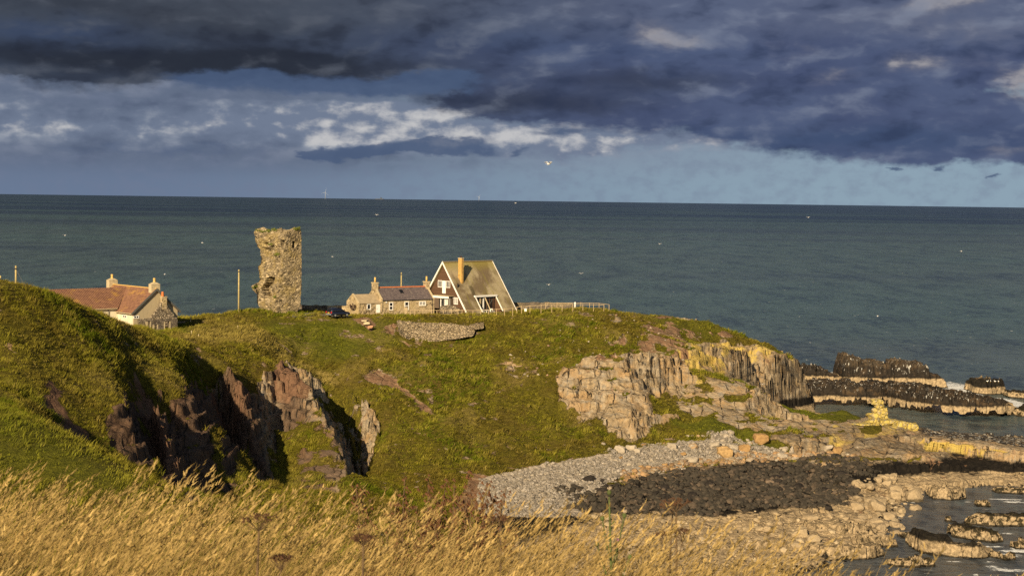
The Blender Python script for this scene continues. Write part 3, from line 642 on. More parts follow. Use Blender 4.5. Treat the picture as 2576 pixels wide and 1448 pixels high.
tag(sea, 'dark blue green sea reaching the horizon', 'sea', kind='structure')
# ------------------------------------------------------------------ materials of the built things
def masonry(name, c1, c2, mortar, size=.45, flat=1.8, lich=0.0, dark=.3, bmp=.06, course=True):
    m, N, bs, out = newmat(name)
    tc = N.n('ShaderNodeTexCoord').outputs['Object']
    w = N.warp(tc, 2.2, .12)
    v = N.mapping(w, (1 / size / flat, 1 / size / flat, 1 / size))
    rc = N.sep(N.voro(v, 1.0, out=1)); e = N.voro(v, 1.0, 'DISTANCE_TO_EDGE')
    big = N.noise(tc, .45, 4, .6); f = N.noise(tc, 6, 5, .65)
    c = N.mix(rc[0], c1, c2)
    c = N.mix(N.math('MULTIPLY', N.step(rc[1], .72, .9), dark * 2), c, tuple(v_ * .25 for v_ in c1))
    c = N.mix(N.math('MULTIPLY', N.step(rc[2], .8, .95), .6), c, tuple(min(.8, v_ * 1.5) for v_ in c2))
    c = N.mix(N.math('MULTIPLY', N.step(f, .35, .65), .35), c, tuple(v_ * .5 for v_ in c1))
    c = N.mix(N.math('MULTIPLY', N.step(big, .4, .65), .35), c, tuple(v_ * .6 for v_ in c2))
    if lich: c = N.mix(N.math('MULTIPLY', N.step(N.math('ADD', big, N.math('MULTIPLY', f, .4)), .66, .8), lich), c, (.50, .36, .07))
    c = N.mix(N.step(e, .07, .02), c, mortar)
    N.set(bs.inputs['Base Color'], c); bs.inputs['Roughness'].default_value = .92; bs.inputs['Specular IOR Level'].default_value = .12
    h = N.math('ADD', N.step(e, 0.0, .16), N.math('MULTIPLY', f, .6)); bump(N, bs, h, .9, bmp)
    return m
def boards(name, c1, c2, pitch=.14, axis=2, bmp=.02):
    m, N, bs, out = newmat(name)
    tc = N.n('ShaderNodeTexCoord').outputs['Object']; z = N.sep(tc)[axis]
    k = N.math('DIVIDE', z, pitch); fr = N.math('FRACT', k); idn = N.n('ShaderNodeTexWhiteNoise', {1: N.math('FLOOR', k)}, noise_dimensions='1D').outputs[0]
    sc = [7, 7, 7]; sc[axis] = 40
    g = N.noise(N.mapping(tc, (.8, .8, 9) if axis == 2 else (9, 9, .8)), 1.5, 5, .65)
    c = N.mix(N.math('ADD', N.math('MULTIPLY', g, .65), N.math('MULTIPLY', idn, .35)), c1, c2)
    edge = N.step(fr, .0, .14); c = N.mix(edge, tuple(v * .35 for v in c1), c)
    N.set(bs.inputs['Base Color'], c); bs.inputs['Roughness'].default_value = .8
    bump(N, bs, N.math('ADD', edge, N.math('MULTIPLY', g, .3)), .8, bmp); return m
M_tower = masonry('tower rubble', (.15, .12, .08), (.48, .385, .24), (.30, .23, .13), .34, 1.6, .3, .4, .12)
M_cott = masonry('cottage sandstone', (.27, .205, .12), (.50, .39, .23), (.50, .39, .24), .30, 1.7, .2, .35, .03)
M_rubble = masonry('dry stone', (.24, .19, .13), (.46, .38, .27), (.06, .045, .03), .26, 1.9, .15, .3, .10)
M_retain = masonry('retaining stone', (.32, .245, .15), (.54, .43, .28), (.05, .04, .028), .21, 2.6, .05, .2, .12)
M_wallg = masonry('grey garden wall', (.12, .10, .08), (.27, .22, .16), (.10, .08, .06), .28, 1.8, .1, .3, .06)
M_wood = boards('brown stained boards', (.050, .027, .016), (.155, .085, .047), .15)
M_panel = boards('weathered panel boards', (.075, .052, .036), (.16, .115, .08), .13)
M_white = simple('white paint', (.80, .77, .70), .5, .06, 4)
M_whitew = simple('old whitewash', (.66, .58, .42), .85, .14, 1.2, bmp=.01)
M_glass = simple('dark window glass', (.012, .013, .016), .06, .2, 2, spec=.6)
M_curtain = simple('window with net curtain', (.30, .29, .27), .35, .35, 3, spec=.4)
M_pot = simple('buff chimney pot', (.62, .40, .13), .8, .12, 5)
M_terra = simple('terracotta', (.56, .17, .05), .75, .15, 6)
M_ochre = simple('lichened ochre render', (.47, .285, .085), .85, .32, 2.4, bmp=.02)
M_felt = simple('tan roofing felt', (.36, .28, .17), .9, .16, 1.6, bmp=.01)
M_cope = simple('sandstone coping', (.47, .38, .23), .85, .22, 3, bmp=.02)
M_pole = simple('weathered timber pole', (.40, .32, .14), .85, .25, 3)
M_post = simple('pale fence timber', (.40, .30, .17), .85, .25, 8)
M_iron = simple('rusty iron', (.055, .030, .020), .8, .45, 6)
M_dark = simple('dark metal', (.02, .02, .022), .5, .2, 5)
M_gutter = simple('grey gutter', (.10, .10, .09), .6, .2, 5)
def m_slate():
    m, N, bs, out = newmat('purple grey slate')
    tc = N.n('ShaderNodeTexCoord').outputs['Object']
    b = N.n('ShaderNodeTexBrick', {'Vector': N.mapping(tc, (1, 1, 1), (math.radians(90), 0, 0)), 'Scale': 1.0, 'Color1': (.10, .080, .082, 1), 'Color2': (.165, .130, .125, 1), 'Mortar': (.05, .042, .042, 1), 'Mortar Size': .012, 'Brick Width': .32, 'Row Height': .15}, offset=.5)
    sp = N.noise(N.mapping(tc, (1, 1, 1)), 3.6, 4, .7); st2 = N.noise(N.mapping(tc, (3, .5, .6)), 1.0, 4, .6)
    c = N.mix(N.step(sp, .60, .68), b.outputs[0], (.34, .29, .24)); c = N.mix(N.math('MULTIPLY', N.step(st2, .6, .72), .4), c, (.30, .24, .18))
    N.set(bs.inputs['Base Color'], c); bs.inputs['Roughness'].default_value = .62; bump(N, bs, b.outputs[1], -.5, .02); return m
M_slate = m_slate()
def m_pantile():
    m, N, bs, out = newmat('old red pantiles')
    tc = N.n('ShaderNodeTexCoord').outputs['UV']; u, v, _ = N.sep(tc)
    wv = N.math('SINE', N.math('MULTIPLY', u, 2 * math.pi / .33)); rw = N.math('FRACT', N.math('DIVIDE', v, .36))
    big = N.noise(tc, .35, 4, .6); f = N.noise(tc, 3.0, 5, .65); wn = N.n('ShaderNodeTexWhiteNoise', {0: N.n('ShaderNodeVectorMath', {0: N.mapping(tc, (1 / .33, 1 / .36, 1))}, operation='FLOOR').outputs[0]}).outputs[0]
    c = N.mix(f, (.10, .050, .034), (.28, .138, .085)); c = N.mix(N.math('MULTIPLY', wn, .45), c, (.42, .22, .12))
    c = N.mix(N.math('MULTIPLY', N.step(N.math('ADD', big, N.math('MULTIPLY', f, .3)), .68, .84), .75), c, (.46, .26, .06))
    c = N.mix(N.math('MULTIPLY', N.step(rw, .22, .02), .75), c, (.05, .022, .014)); c = N.mix(N.math('MULTIPLY', N.step(wv, -.6, -.98), .45), c, (.07, .03, .02))
    N.set(bs.inputs['Base Color'], c); bs.inputs['Roughness'].default_value = .85
    bump(N, bs, N.math('ADD', N.math('MULTIPLY', wv, .5), N.math('MULTIPLY', rw, -.5)), .8, .05); return m
M_tile = m_pantile()
def m_thatchy():
    m, N, bs, out = newmat('mossy felt shingle roof')
    tc = N.n('ShaderNodeTexCoord').outputs['UV']; u, v, _ = N.sep(tc)
    big = N.noise(N.mapping(tc, (.16, .11, 1)), 1.0, 4, .6, .4); f = N.noise(tc, 5.5, 6, .75); stk = N.noise(N.mapping(tc, (1.3, .16, 1)), 1.0, 5, .6)
    c = N.mix(N.ramp(f, [(.3, 0.0), (.7, 1.0)]), (.19, .15, .085), (.55, .46, .29))
    c = N.mix(N.math('MULTIPLY', N.step(big, .42, .54), .85), c, N.mix(f, (.075, .050, .028), (.20, .145, .085)))
    c = N.mix(N.math('MULTIPLY', N.step(stk, .5, .68), .5), c, (.26, .23, .045)); c = N.mix(N.math('MULTIPLY', N.step(v, 3.0, .3), .6), c, N.mix(f, (.16, .13, .02), (.42, .35, .08)))
    s1 = N.math('MULTIPLY', N.step(N.math('ABSOLUTE', N.math('SUBTRACT', u, N.math('ADD', 3.75, N.math('MULTIPLY', stk, .5)))), .75, .2), N.math('MULTIPLY', N.step(v, 5.4, 6.4), N.step(v, 12.4, 8.5)))
    c = N.mix(N.math('MULTIPLY', s1, N.step(f, .3, .6)), c, (.045, .036, .016))
    row = N.math('FRACT', N.math('DIVIDE', v, .3)); c = N.mix(N.math('MULTIPLY', N.step(row, .16, 0.0), .35), c, (.05, .04, .025))
    N.set(bs.inputs['Base Color'], c); bs.inputs['Roughness'].default_value = .95; bs.inputs['Specular IOR Level'].default_value = .08
    bump(N, bs, N.math('ADD', f, N.math('MULTIPLY', row, .4)), .7, .05); return m
M_moss = m_thatchy()
def m_harl():
    m, N, bs, out = newmat('stained harling')
    tc = N.n('ShaderNodeTexCoord').outputs['Object']; f = N.noise(tc, 7, 5, .7); s1 = N.noise(N.mapping(tc, (1.6, 1.6, .35)), 1.0, 5, .65)
    c = N.mix(f, (.30, .24, .145), (.50, .41, .26)); c = N.mix(N.math('MULTIPLY', N.step(s1, .5, .72), .55), c, (.17, .13, .085))
    N.set(bs.inputs['Base Color'], c); bs.inputs['Roughness'].default_value = .95; bump(N, bs, f, .5, .02); return m
M_harl = m_harl()
# ------------------------------------------------------------------ placing things on a building's own planes
class Site:
    """origin and turn of a building; local a along its front, b to the back, c up"""
    def __init__(s, o, deg):
        s.o = np.array(o, float); r = math.radians(deg); s.rz = r
        s.e = (np.array([math.cos(r), math.sin(r), 0]), np.array([-math.sin(r), math.cos(r), 0]), np.array([0, 0, 1.0]))
    def loc(s, p): d = np.array(p) - s.o; return np.array([d @ e for e in s.e])
    def world(s, a, b, c): return s.o + s.e[0] * a + s.e[1] * b + s.e[2] * c
    def on(s, X, Y, n, p0):      # sight line meets local plane through p0 with normal n
        r = ray(X, Y); C0 = s.loc((0, 0, CAMZ)); R = np.array([r @ e for e in s.e]); n = np.array(n, float)
        t = (n @ (np.array(p0) - C0)) / (n @ R); return C0 + R * t
    def rect(s, X0, X1, Y0, Y1, ax, val):
        n = np.zeros(3); n[ax] = 1; p0 = n * val; k = 1 - ax
        q = [s.on(X, Y, n, p0) for X, Y in ((X0, Y0), (X1, Y0), (X1, Y1), (X0, Y1))]
        h = sorted([(q[0][k] + q[3][k]) / 2, (q[1][k] + q[2][k]) / 2]); c = [(q[2][2] + q[3][2]) / 2, (q[0][2] + q[1][2]) / 2]
        return h[0], h[1], c[0], c[1]
def wbox(mb, ax, val, o0, o1, h0, h1, c0, c1):   # box on a wall plane: o = outward offsets (negative b / negative a is outward)
    lo, hi = sorted((val - o0, val - o1))
    return mb.box(h0, h1, lo, hi, c0, c1) if ax == 1 else mb.box(lo, hi, h0, h1, c0, c1)
def window(root, ax, val, r, lights=2, rows=1, fr=.09, glass=None, sill=True, mat=None, sillmat=None):
    h0, h1, c0, c1 = r; mb = MB()
    for (x0, x1, y0, y1) in ((h0, h0 + fr, c0, c1), (h1 - fr, h1, c0, c1), (h0 + fr, h1 - fr, c0, c0 + fr), (h0 + fr, h1 - fr, c1 - fr, c1)):
        wbox(mb, ax, val, -.08, .075, x0, x1, y0, y1)
    w = (h1 - h0) / lights
    for i in range(1, lights): wbox(mb, ax, val, -.06, .06, h0 + w * i - fr * .5, h0 + w * i + fr * .5, c0 + fr, c1 - fr)
    g = (c1 - c0) / rows
    for i in range(1, rows): wbox(mb, ax, val, -.06, .055, h0 + fr, h1 - fr, c0 + g * i - fr * .5, c0 + g * i + fr * .5)
    f = mb.build('window', mat or M_white, root)
    p = MB(); wbox(p, ax, val, -.02, .02, h0 + fr, h1 - fr, c0 + fr, c1 - fr); p.build('pane', glass or M_glass, f)
    if sill: s = MB(); wbox(s, ax, val, -.02, .16, h0 - .12, h1 + .12, c0 - .12, c0 - .004); s.build('sill', sillmat or M_cope, f)
    return f
def uv_roof(o, au, av):          # metres along (au) and down (av) the slope as UV
    me = o.data; uvl = me.uv_layers.new(name='uv'); co = np.empty(len(me.vertices) * 3, np.float32); me.vertices.foreach_get('co', co); co = co.reshape(-1, 3)
    li = np.empty(len(me.loops), np.int32); me.loops.foreach_get('vertex_index', li); c = co[li]
    uvl.data.foreach_set('uv', np.stack([c @ np.array(au, np.float32), c @ np.array(av, np.float32)], 1).astype(np.float32).ravel())
def slab(root, name, mat, poly, n, th, au, av):   # roof plane: outline polygon, thickness below
    mb = MB().prism(poly, tuple(-v * th for v in n)); o = mb.build(name, mat, root); uv_roof(o, au, av); return o
# ------------------------------------------------------------------ A-frame house
F0 = P(1180, 787, 320); WH = 7.2; HA = 10.05; LA = 13.7
S = Site([F0[0] - .731 * WH, F0[1] + .682 * WH, F0[2]], 47)
af = empty('a_frame_house', S.o, S.rz, 'tall A-frame house with mossy roof down to the ground and brown timber gable', 'house')
sl_ = math.hypot(WH, HA); nf = np.array([0, -HA / sl_, WH / sl_])      # outward normal of the front roof
def rp(a, s, lift=0.0): return (a, -WH * s - lift * HA / sl_, HA * (1 - s) + lift * WH / sl_)
def roofhit(X, Y):
    q = S.on(X, Y, nf, (0, 0, HA)); return q[0], -q[1] / WH
a1, s1 = roofhit(1194.5, 745.5); a2, s1b = roofhit(1246.5, 743.5); s1 = (s1 + s1b) / 2
A0, AE = -.55, LA + .3
poly = [rp(A0, 0), rp(AE, 0), rp(AE, 1.02), rp(a2, 1.02), rp(a2, s1), rp(a1, s1), rp(a1, 1.02), rp(A0, 1.02)]
roof = slab(af, 'roof', M_moss, poly, nf, .28, (1, 0, 0), (0, -WH / sl_, -HA / sl_))
# UV down-slope starts at the ridge
uvd = roof.data.uv_layers[0].data
for l in uvd: l.uv[1] += HA * HA / sl_
nb_ = np.array([0, HA / sl_, WH / sl_])
back = slab(af, 'roof', M_moss, [(A0, .02, HA), (A0, WH * 1.02, HA - HA * 1.02), (AE, WH * 1.02, HA - HA * 1.02), (AE, .02, HA)], nb_, .28, (1, 0, 0), (0, WH / sl_, -HA / sl_))
for l in back.data.uv_layers[0].data: l.uv[1] += HA * HA / sl_
MB().box(A0 - .02, AE + .02, -.16, .16, HA - .02, HA + .09).build('ridge_cap', M_felt, af)
MB().prism([(.0, -WH + .3, -1.2), (.0, WH - .3, -1.2), (.0, WH - .3, .02), (.0, 0, HA - .35), (.0, -WH + .3, .02)], (.25, 0, 0)).build('gable_wall', M_wood, af)
MB().prism([(LA - .25, -WH + .3, -1.2), (LA - .25, WH - .3, -1.2), (LA - .25, WH - .3, .02), (LA - .25, 0, HA - .35), (LA - .25, -WH + .3, .02)], (.2, 0, 0)).build('gable_wall', M_wood, af)
for aa in (A0 - .12, AE + .002):
    for sgn in (-1, 1):
        q = [(aa, sgn * .0, HA + .12), (aa, sgn * WH * 1.035, HA - HA * 1.035 + .12), (aa, sgn * (WH * 1.035 - .1), HA - HA * 1.035 - .30), (aa, 0, HA - .34)]
        MB().prism(q, (.11, 0, 0)).build('bargeboard', M_white, af)
# chimney on the front slope
ca, cs = roofhit(1165.5, 713)
cb = -WH * cs
_, _, _, ctop = S.rect(1160, 1166, 650, 660, 1, cb + .4); 
ch = MB().box(ca - .55, ca, cb - .02, cb + .98, HA * (1 - cs) - .9, ctop).build('chimney', M_ochre, af)
MB().box(ca - .62, ca + .07, cb - .09, cb + 1.05, ctop, ctop + .14).build('coping', M_cope, ch)
for k in (.28, .68): MB().tube([(ca - .28, cb + k, ctop + .14), (ca - .28, cb + k, ctop + .5)], [.13, .10], 8).build('chimney_pot', M_iron, ch)
# cut-in terrace window
b1 = -WH * s1; c1 = HA * (1 - s1)
MB().box(a1 - .25, a2 + .25, b1 - .35, b1 + .06, c1 - .12, c1 + .24).build('lintel_beam', M_white, af)
gl = MB().box(a1, a2, b1 + .08, b1 + .12, -.3, c1 - .12).build('glazing', M_glass, af)
for t, w, m_ in ((.13, .12, M_wood), (.27, .34, M_cope), (.42, .30, M_white), (.58, .1, M_wood), (.72, .1, M_wood), (.9, .14, M_wood)):
    a = a1 + (a2 - a1) * t; MB().box(a - w / 2, a + w / 2, b1 - .02, b1 + .08, -.3, c1 - .12).build('mullion', m_, gl)
MB().box(a1, a2, b1 + .02, b1 + .075, c1 - .75, c1 - .66).build('transom', M_wood, gl)
MB().bar((a1 + (a2 - a1) * .46, b1 - .1, c1 - .2), (a1 + (a2 - a1) * .60, b1 - .9, .3), .2, .2).build('brace', M_cope, af)
for a, s_ in ((a1, 1), (a2, -1)):
    MB().prism([(a - .002 * s_, b1 + .1, c1 - .12), (a - .002 * s_, b1 + .1, -.4), (a - .002 * s_, -WH + .32, -.4), (a - .002 * s_, -WH + .32, .05)], (.09 * s_, 0, 0)).build('cheek_wall', M_wood, af)
for a in (a1, a2):               # white edge down each side of the cut
    p, q = np.array(rp(a, s1)), np.array(rp(a, 1.0)); MB().bar(p + nf * .05, q + nf * .05, .16, .18, nf).build('edge_trim', M_white, af)
MB().box(a1 - .1, a2 + .1, -WH - 1.6, b1 + .1, -.5, -.28).build('terrace_floor', M_cope, af)
# gable windows and doors
for X0, X1, Y0, Y1, n in ((1102.3, 1112.4, 704.8, 722.3, 2), (1122.7, 1132.6, 706.5, 723.5, 2), (1131.5, 1140.5, 747.5, 764.5, 2), (1142, 1152, 748, 765.2, 2)):
    window(af, 0, 0, S.rect(X0, X1, Y0, Y1, 0, 0), n, 1, .11, M_glass if Y0 < 740 else M_curtain, False)
r = S.rect(1113.4, 1121.6, 705.8, 737.5, 0, 0); mb = MB(); wbox(mb, 0, 0, -.02, .09, *r); mb.build('shutter_panel', M_white, af)
# porch: flat roof, boarded side, glazed door
h0, h1, k0, k1 = S.rect(1087, 1129, 744, 749.2, 0, -1.5)
MB().box(-1.6, -1.45, h0, h1, k0, k1).build('fascia', M_white, af)
MB().box(-1.66, .0, h0 - .1, h1 + .1, k1, k1 + .12).build('porch_roof', M_felt, af)
r = S.rect(1088.5, 1104.5, 749.5, 774.5, 0, -1.4); MB().box(-1.44, -1.3, r[0], r[1], r[2], k0).build('porch_panel', M_panel, af)
r2 = S.rect(1105, 1128, 749.5, 774, 0, -1.4)
MB().box(-1.0, -.9, r2[0], r2[1], r2[2] - .3, k0).build('porch_glazing', M_curtain, af)
for t in (.0, .22, .5, .68, .8, .97):
    h = r2[1] - (r2[1] - r2[0]) * t; w = .22 if t in (.22, .5) else .14
    MB().box(-1.12, -1.0, h - w, h, r2[2] - .3, k0).build('porch_post', M_white, af)
r = S.rect(1111, 1116, 752, 770, 0, -1.1); MB().box(-1.14, -1.04, r[0], r[1], r[2], r[3]).build('porch_door', M_glass, af)
MB().box(-1.44, 0, r2[0] - .05, r2[0] + .05, -1, k0).build('porch_wall', M_panel, af)
MB().tube([(roofhit(1151.5, 722)[0], -WH * roofhit(1151.5, 722)[1], HA * (1 - roofhit(1151.5, 722)[1]) - .1), (roofhit(1151.5, 722)[0], -WH * roofhit(1151.5, 722)[1], HA * (1 - roofhit(1151.5, 722)[1]) + .75)], .14, 8).build('vent_pipe', M_dark, af)
# ------------------------------------------------------------------ stone cottage with slate roof and low annex
S2 = Site(P(958.5, 786.5, 318), 34); co = empty('stone_cottage', S2.o, S2.rz, 'low sandstone cottage with purple slate roof, orange ridge and two chimneys', 'cottage')
LC, WC, EC, RCc = 12.3, 5.5, 2.45, 4.75
def gable_house(root, a0, a1_, w, eave, ridge, wallmat, roofmat, th=.16, ov=.12, lift=.0, base=-1.5, b0=0.0, mask=None):
    pts = [(a0, b0, base), (a0, b0 + w, base), (a0, b0 + w, eave), (a0, b0 + w / 2, ridge), (a0, b0, eave)]
    MB().prism(pts, (a1_ - a0, 0, 0)).build('wall', wallmat, root)
    rise = ridge - eave; ln = math.hypot(w / 2, rise)
    for sgn in (-1, 1):
        n = (0, sgn * rise / ln, w / 2 / ln)
        mid = b0 + w / 2; e_ = ov
        def q(a, t, up=th): return (a, mid + sgn * w / 2 * t + n[1] * up, ridge - rise * t + n[2] * up)
        t1 = 1 + e_ / (w / 2)
        slab(root, 'roof', roofmat, [q(a0, 0), q(a1_, 0), q(a1_, t1), q(a0, t1)], n, th - .004, (1, 0, 0), (0, sgn * w / 2 / ln, -rise / ln))
gable_house(co, .25, LC - .25, WC, EC, RCc, M_cott, M_slate)
gable_house(co, -5.0, 0, 4.7, 1.95, 3.55, M_cott, M_felt, base=-1.5)
def skew(root, a0, a1_, w, eave, ridge, up=.34, mat=None, b0=0.0, base=-1.5):
    m = b0 + w / 2; pts = [(a0, b0 - .18, base), (a0, b0 + w + .18, base), (a0, b0 + w + .18, eave + up * .7), (a0, m, ridge + up), (a0, b0 - .18, eave + up * .7)]
    return MB().prism(pts, (a1_ - a0, 0, 0)).build('gable', mat or M_cott, root)
skew(co, -.06, .25, WC, EC, RCc); skew(co, LC - .25, LC + .06, WC, EC, RCc); skew(co, -5.2, -4.95, 4.7, 1.95, 3.55, .22)
def capping(root, a0, a1_, w, eave, ridge, up, b0=0.0):
    m = b0 + w / 2
    for sgn in (-1, 1):
        p = (0, m, ridge + up); q = (0, m + sgn * (w / 2 + .18), eave + up * .7)
        mb = MB().prism([(a0 - .04, p[1], p[2] + .10), (a0 - .04, q[1], q[2] + .10), (a0 - .04, q[1], q[2] + .004), (a0 - .04, p[1], p[2] + .004)], (a1_ - a0 + .08, 0, 0)); mb.build('coping', M_cope, root)
capping(co, -.06, .25, WC, EC, RCc, .34); capping(co, LC - .25, LC + .06, WC, EC, RCc, .34); capping(co, -5.2, -4.95, 4.7, 1.95, 3.55, .22)
MB().box(.3, LC - .3, WC / 2 - .16, WC / 2 + .16, RCc + .12, RCc + .30).build('ridge_tiles', M_terra, co)
for a in (.1, LC - .1):
    st_ = MB().box(a - .42, a + .42, WC / 2 - .62, WC / 2 + .62, RCc - .3, RCc + 1.05).build('chimney', M_cott, co)
    MB().box(a - .52, a + .52, WC / 2 - .72, WC / 2 + .72, RCc + 1.05, RCc + 1.24).build('coping', M_cope, st_)
    MB().tube([(a, WC / 2, RCc + 1.24), (a, WC / 2, RCc + 2.25)], [.21, .17], 10).build('chimney_pot', M_pot, st_, True)
MB().bar((.3, -.16, EC + .01), (LC - .3, -.16, EC + .01), .13, .11).build('gutter', M_dark, co)
MB().tube([(LC - .35, -.12, EC), (LC - .35, -.12, -1)], .06, 6).build('downpipe', M_dark, co)
for (X0, X1, Y0, Y1), l, rw, g in (((978.6, 988.6, 759.8, 779.8), 1, 2, M_glass), ((1017.5, 1028.2, 758.4, 779), 1, 2, M_glass), ((1054, 1071, 757.4, 768.4), 2, 1, M_curtain), ((922.8, 932.6, 763.9, 778.4), 1, 1, M_glass)):
    r = S2.rect(X0, X1, Y0, Y1, 1, 0); w = window(co, 1, 0, r, l, rw, .14, g)
    mb = MB(); wbox(mb, 1, 0, -.05, .03, r[0] - .15, r[1] + .15, r[3] + .004, r[3] + .28); mb.build('lintel', M_cope, w)
r = S2.rect(946.2, 956, 765.7, 786.4, 1, 0); mb = MB(); wbox(mb, 1, 0, -.04, .06, *r); dr = mb.build('door', M_white, co)
mb = MB(); wbox(mb, 1, 0, .06, .11, r[0] + .1, r[0] + .2, (r[2] + r[3]) / 2 - .05, (r[2] + r[3]) / 2 + .05); mb.build('handle', M_dark, dr)
mb = MB(); wbox(mb, 1, 0, -.03, .04, r[0] - .2, r[1] + .2, r[3] + .004, r[3] + .25); mb.build('lintel', M_cope, dr)
ris = RCc - EC; ln = math.hypot(WC / 2, ris); nn = (0, -ris / ln, WC / 2 / ln)
q = S2.on(1009.5, 733, nn, (0, WC / 2, RCc + .2)); sk = MB()
p0 = np.array([q[0], q[1], q[2]]); dn = np.array([0, -WC / 2 / ln, -ris / ln]); ea = np.array([1, 0, 0]); n_ = np.array(nn)
corner = lambda u, v, w: p0 + ea * u + dn * v + n_ * w
sk.hexa([corner(-.38, -.5, -.1), corner(.38, -.5, -.1), corner(.38, .5, -.1), corner(-.38, .5, -.1)], [corner(-.38, -.5, .08), corner(.38, -.5, .08), corner(.38, .5, .08), corner(-.38, .5, .08)])
sk_ = sk.build('skylight', M_dark, co); g = MB().hexa([corner(-.28, -.4, .06), corner(.28, -.4, .06), corner(.28, .4, .06), corner(-.28, .4, .06)], [corner(-.28, -.4, .10), corner(.28, -.4, .10), corner(.28, .4, .10), corner(-.28, .4, .10)]); g.build('pane', M_glass, sk_)
MB().tube([(1.15, -.02, 2.1), (1.15, -.12, 2.1)], .15, 10).build('wall_lamp', M_white, co)
# ------------------------------------------------------------------ pantiled farmhouse at left (T plan)
E0 = P(333.4, 784, 276); S3 = Site([E0[0], E0[1], E0[2] - 4.2], 42); fh = empty('pantiled_farmhouse', S3.o, S3.rz, 'old harled farmhouse with red pantile roof behind the near hill', 'house')
WW, EV, RG, LB = 9.1, 4.2, 8.1, 16.5
def wing_pts(b): return [(0.25, b, -1), (WW - .25, b, -1), (WW - .25, b, EV), (WW / 2, b, RG - .25), (.25, b, EV)]
MB().prism(wing_pts(0), (0, .35, 0)).build('gable_wall', M_harl, fh)
MB().prism(wing_pts(LB - .35), (0, .35, 0)).build('gable_wall', M_harl, fh)
MB().box(.25, .55, .36, LB - .36, -1, EV).build('side_wall', M_whitew, fh)
MB().box(WW - .55, WW - .25, .36, LB - .36, -1, EV).build('side_wall', M_harl, fh)
ln = math.hypot(WW / 2, RG - EV)
for sgn in (-1, 1):
    n = (sgn * (RG - EV) / ln, 0, WW / 2 / ln); mid = WW / 2; t1 = 1.06
    q = lambda b, t: (mid + sgn * WW / 2 * t, b, RG - (RG - EV) * t)
    slab(fh, 'roof', M_tile, [q(-.25, 0), q(LB + .2, 0), q(LB + .2, t1), q(-.25, t1)], n, .2, (0, 1, 0), (sgn * WW / 2 / ln, 0, -(RG - EV) / ln))
    A, B = q(-.36, 0), q(-.36, t1); MB().prism([(A[0], A[1], A[2] + .08), (B[0], B[1], B[2] + .08), (B[0], B[1], B[2] - .32), (A[0], A[1], A[2] - .32)], (0, .10, 0)).build('bargeboard', M_gutter, fh)
MB().box(WW / 2 - .15, WW / 2 + .15, -.25, LB + .2, RG - .02, RG + .12).build('ridge_tiles', M_pot, fh)
MB().bar((-.36, -.2, EV - .32), (-.36, 5.5, EV - .32), .13, .12).build('gutter', M_cope, fh)
# left range
zr = 28.33 - S3.o[2]; ze = zr - 3.15; hb = 4.65; bc = 10.25
ln2 = math.hypot(hb, zr - ze)
for sgn in (-1, 1):
    n = (0, sgn * (zr - ze) / ln2, hb / ln2); q = lambda a, t: (a, bc + sgn * hb * t, zr - (zr - ze) * t)
    slab(fh, 'roof', M_tile, [q(-12, 0), q(4.4, 0), q(.1 if sgn < 0 else .3, 1.06), q(-12, 1.06)], n, .2, (1, 0, 0), (0, sgn * hb / ln2, -(zr - ze) / ln2))
MB().box(-12, .24, bc - hb + .1, bc + hb - .1, -1, ze - .1).build('side_wall', M_whitew, fh)
MB().prism([(-12, bc - hb + .1, -1), (-12, bc + hb - .1, -1), (-12, bc + hb - .1, ze - .1), (-12, bc, zr - .25), (-12, bc - hb + .1, ze - .1)], (.3, 0, 0)).build('gable_wall', M_harl, fh)
MB().bar((-12, bc - hb * 1.08, ze - .25), (-.1, bc - hb * 1.08, ze - .25), .14, .13).build('gutter', M_cope, fh)
MB().tube([(-1.6, bc - hb - .02, ze - .3), (-1.6, bc - hb - .02, -.5)], .06, 6).build('downpipe', M_gutter, fh)
MB().box(-4.5, -.6, bc - hb - 1.4, bc - hb + .08, -1, 2.2).build('lean_to', M_wallg, fh)
for b, w in ((.55, .5), (LB - .5, .55)):
    st_ = MB().box(WW / 2 - .85, WW / 2 + .85, b - w, b + w, RG - .8, RG + .75).build('chimney', M_cope, fh)
    B_ = [(WW / 2 - .9, b - w - .06, RG + .75), (WW / 2 + .9, b - w - .06, RG + .75), (WW / 2 + .9, b + w + .06, RG + .75), (WW / 2 - .9, b + w + .06, RG + .75)]
    T_ = [(WW / 2 - .3, b - .25, RG + 1.1), (WW / 2 + .3, b - .25, RG + 1.1), (WW / 2 + .3, b + .25, RG + 1.1), (WW / 2 - .3, b + .25, RG + 1.1)]
    MB().hexa(B_, T_).build('coping', M_cope, st_); MB().tube([(WW / 2, b, RG + 1.1), (WW / 2, b, RG + 1.55), (WW / 2, b, RG + 1.6), (WW / 2, b, RG + 1.85)], [.24, .19, .25, .2], 10).build('chimney_pot', M_pot, st_)
window(fh, 0, .25, S3.rect(309, 319, 792, 799, 0, .25), 2, 1, .1, M_glass, False)
window(fh, 1, 0, S3.rect(336, 349.5, 793.5, 800.5, 1, 0), 2, 1, .1, M_glass, False)
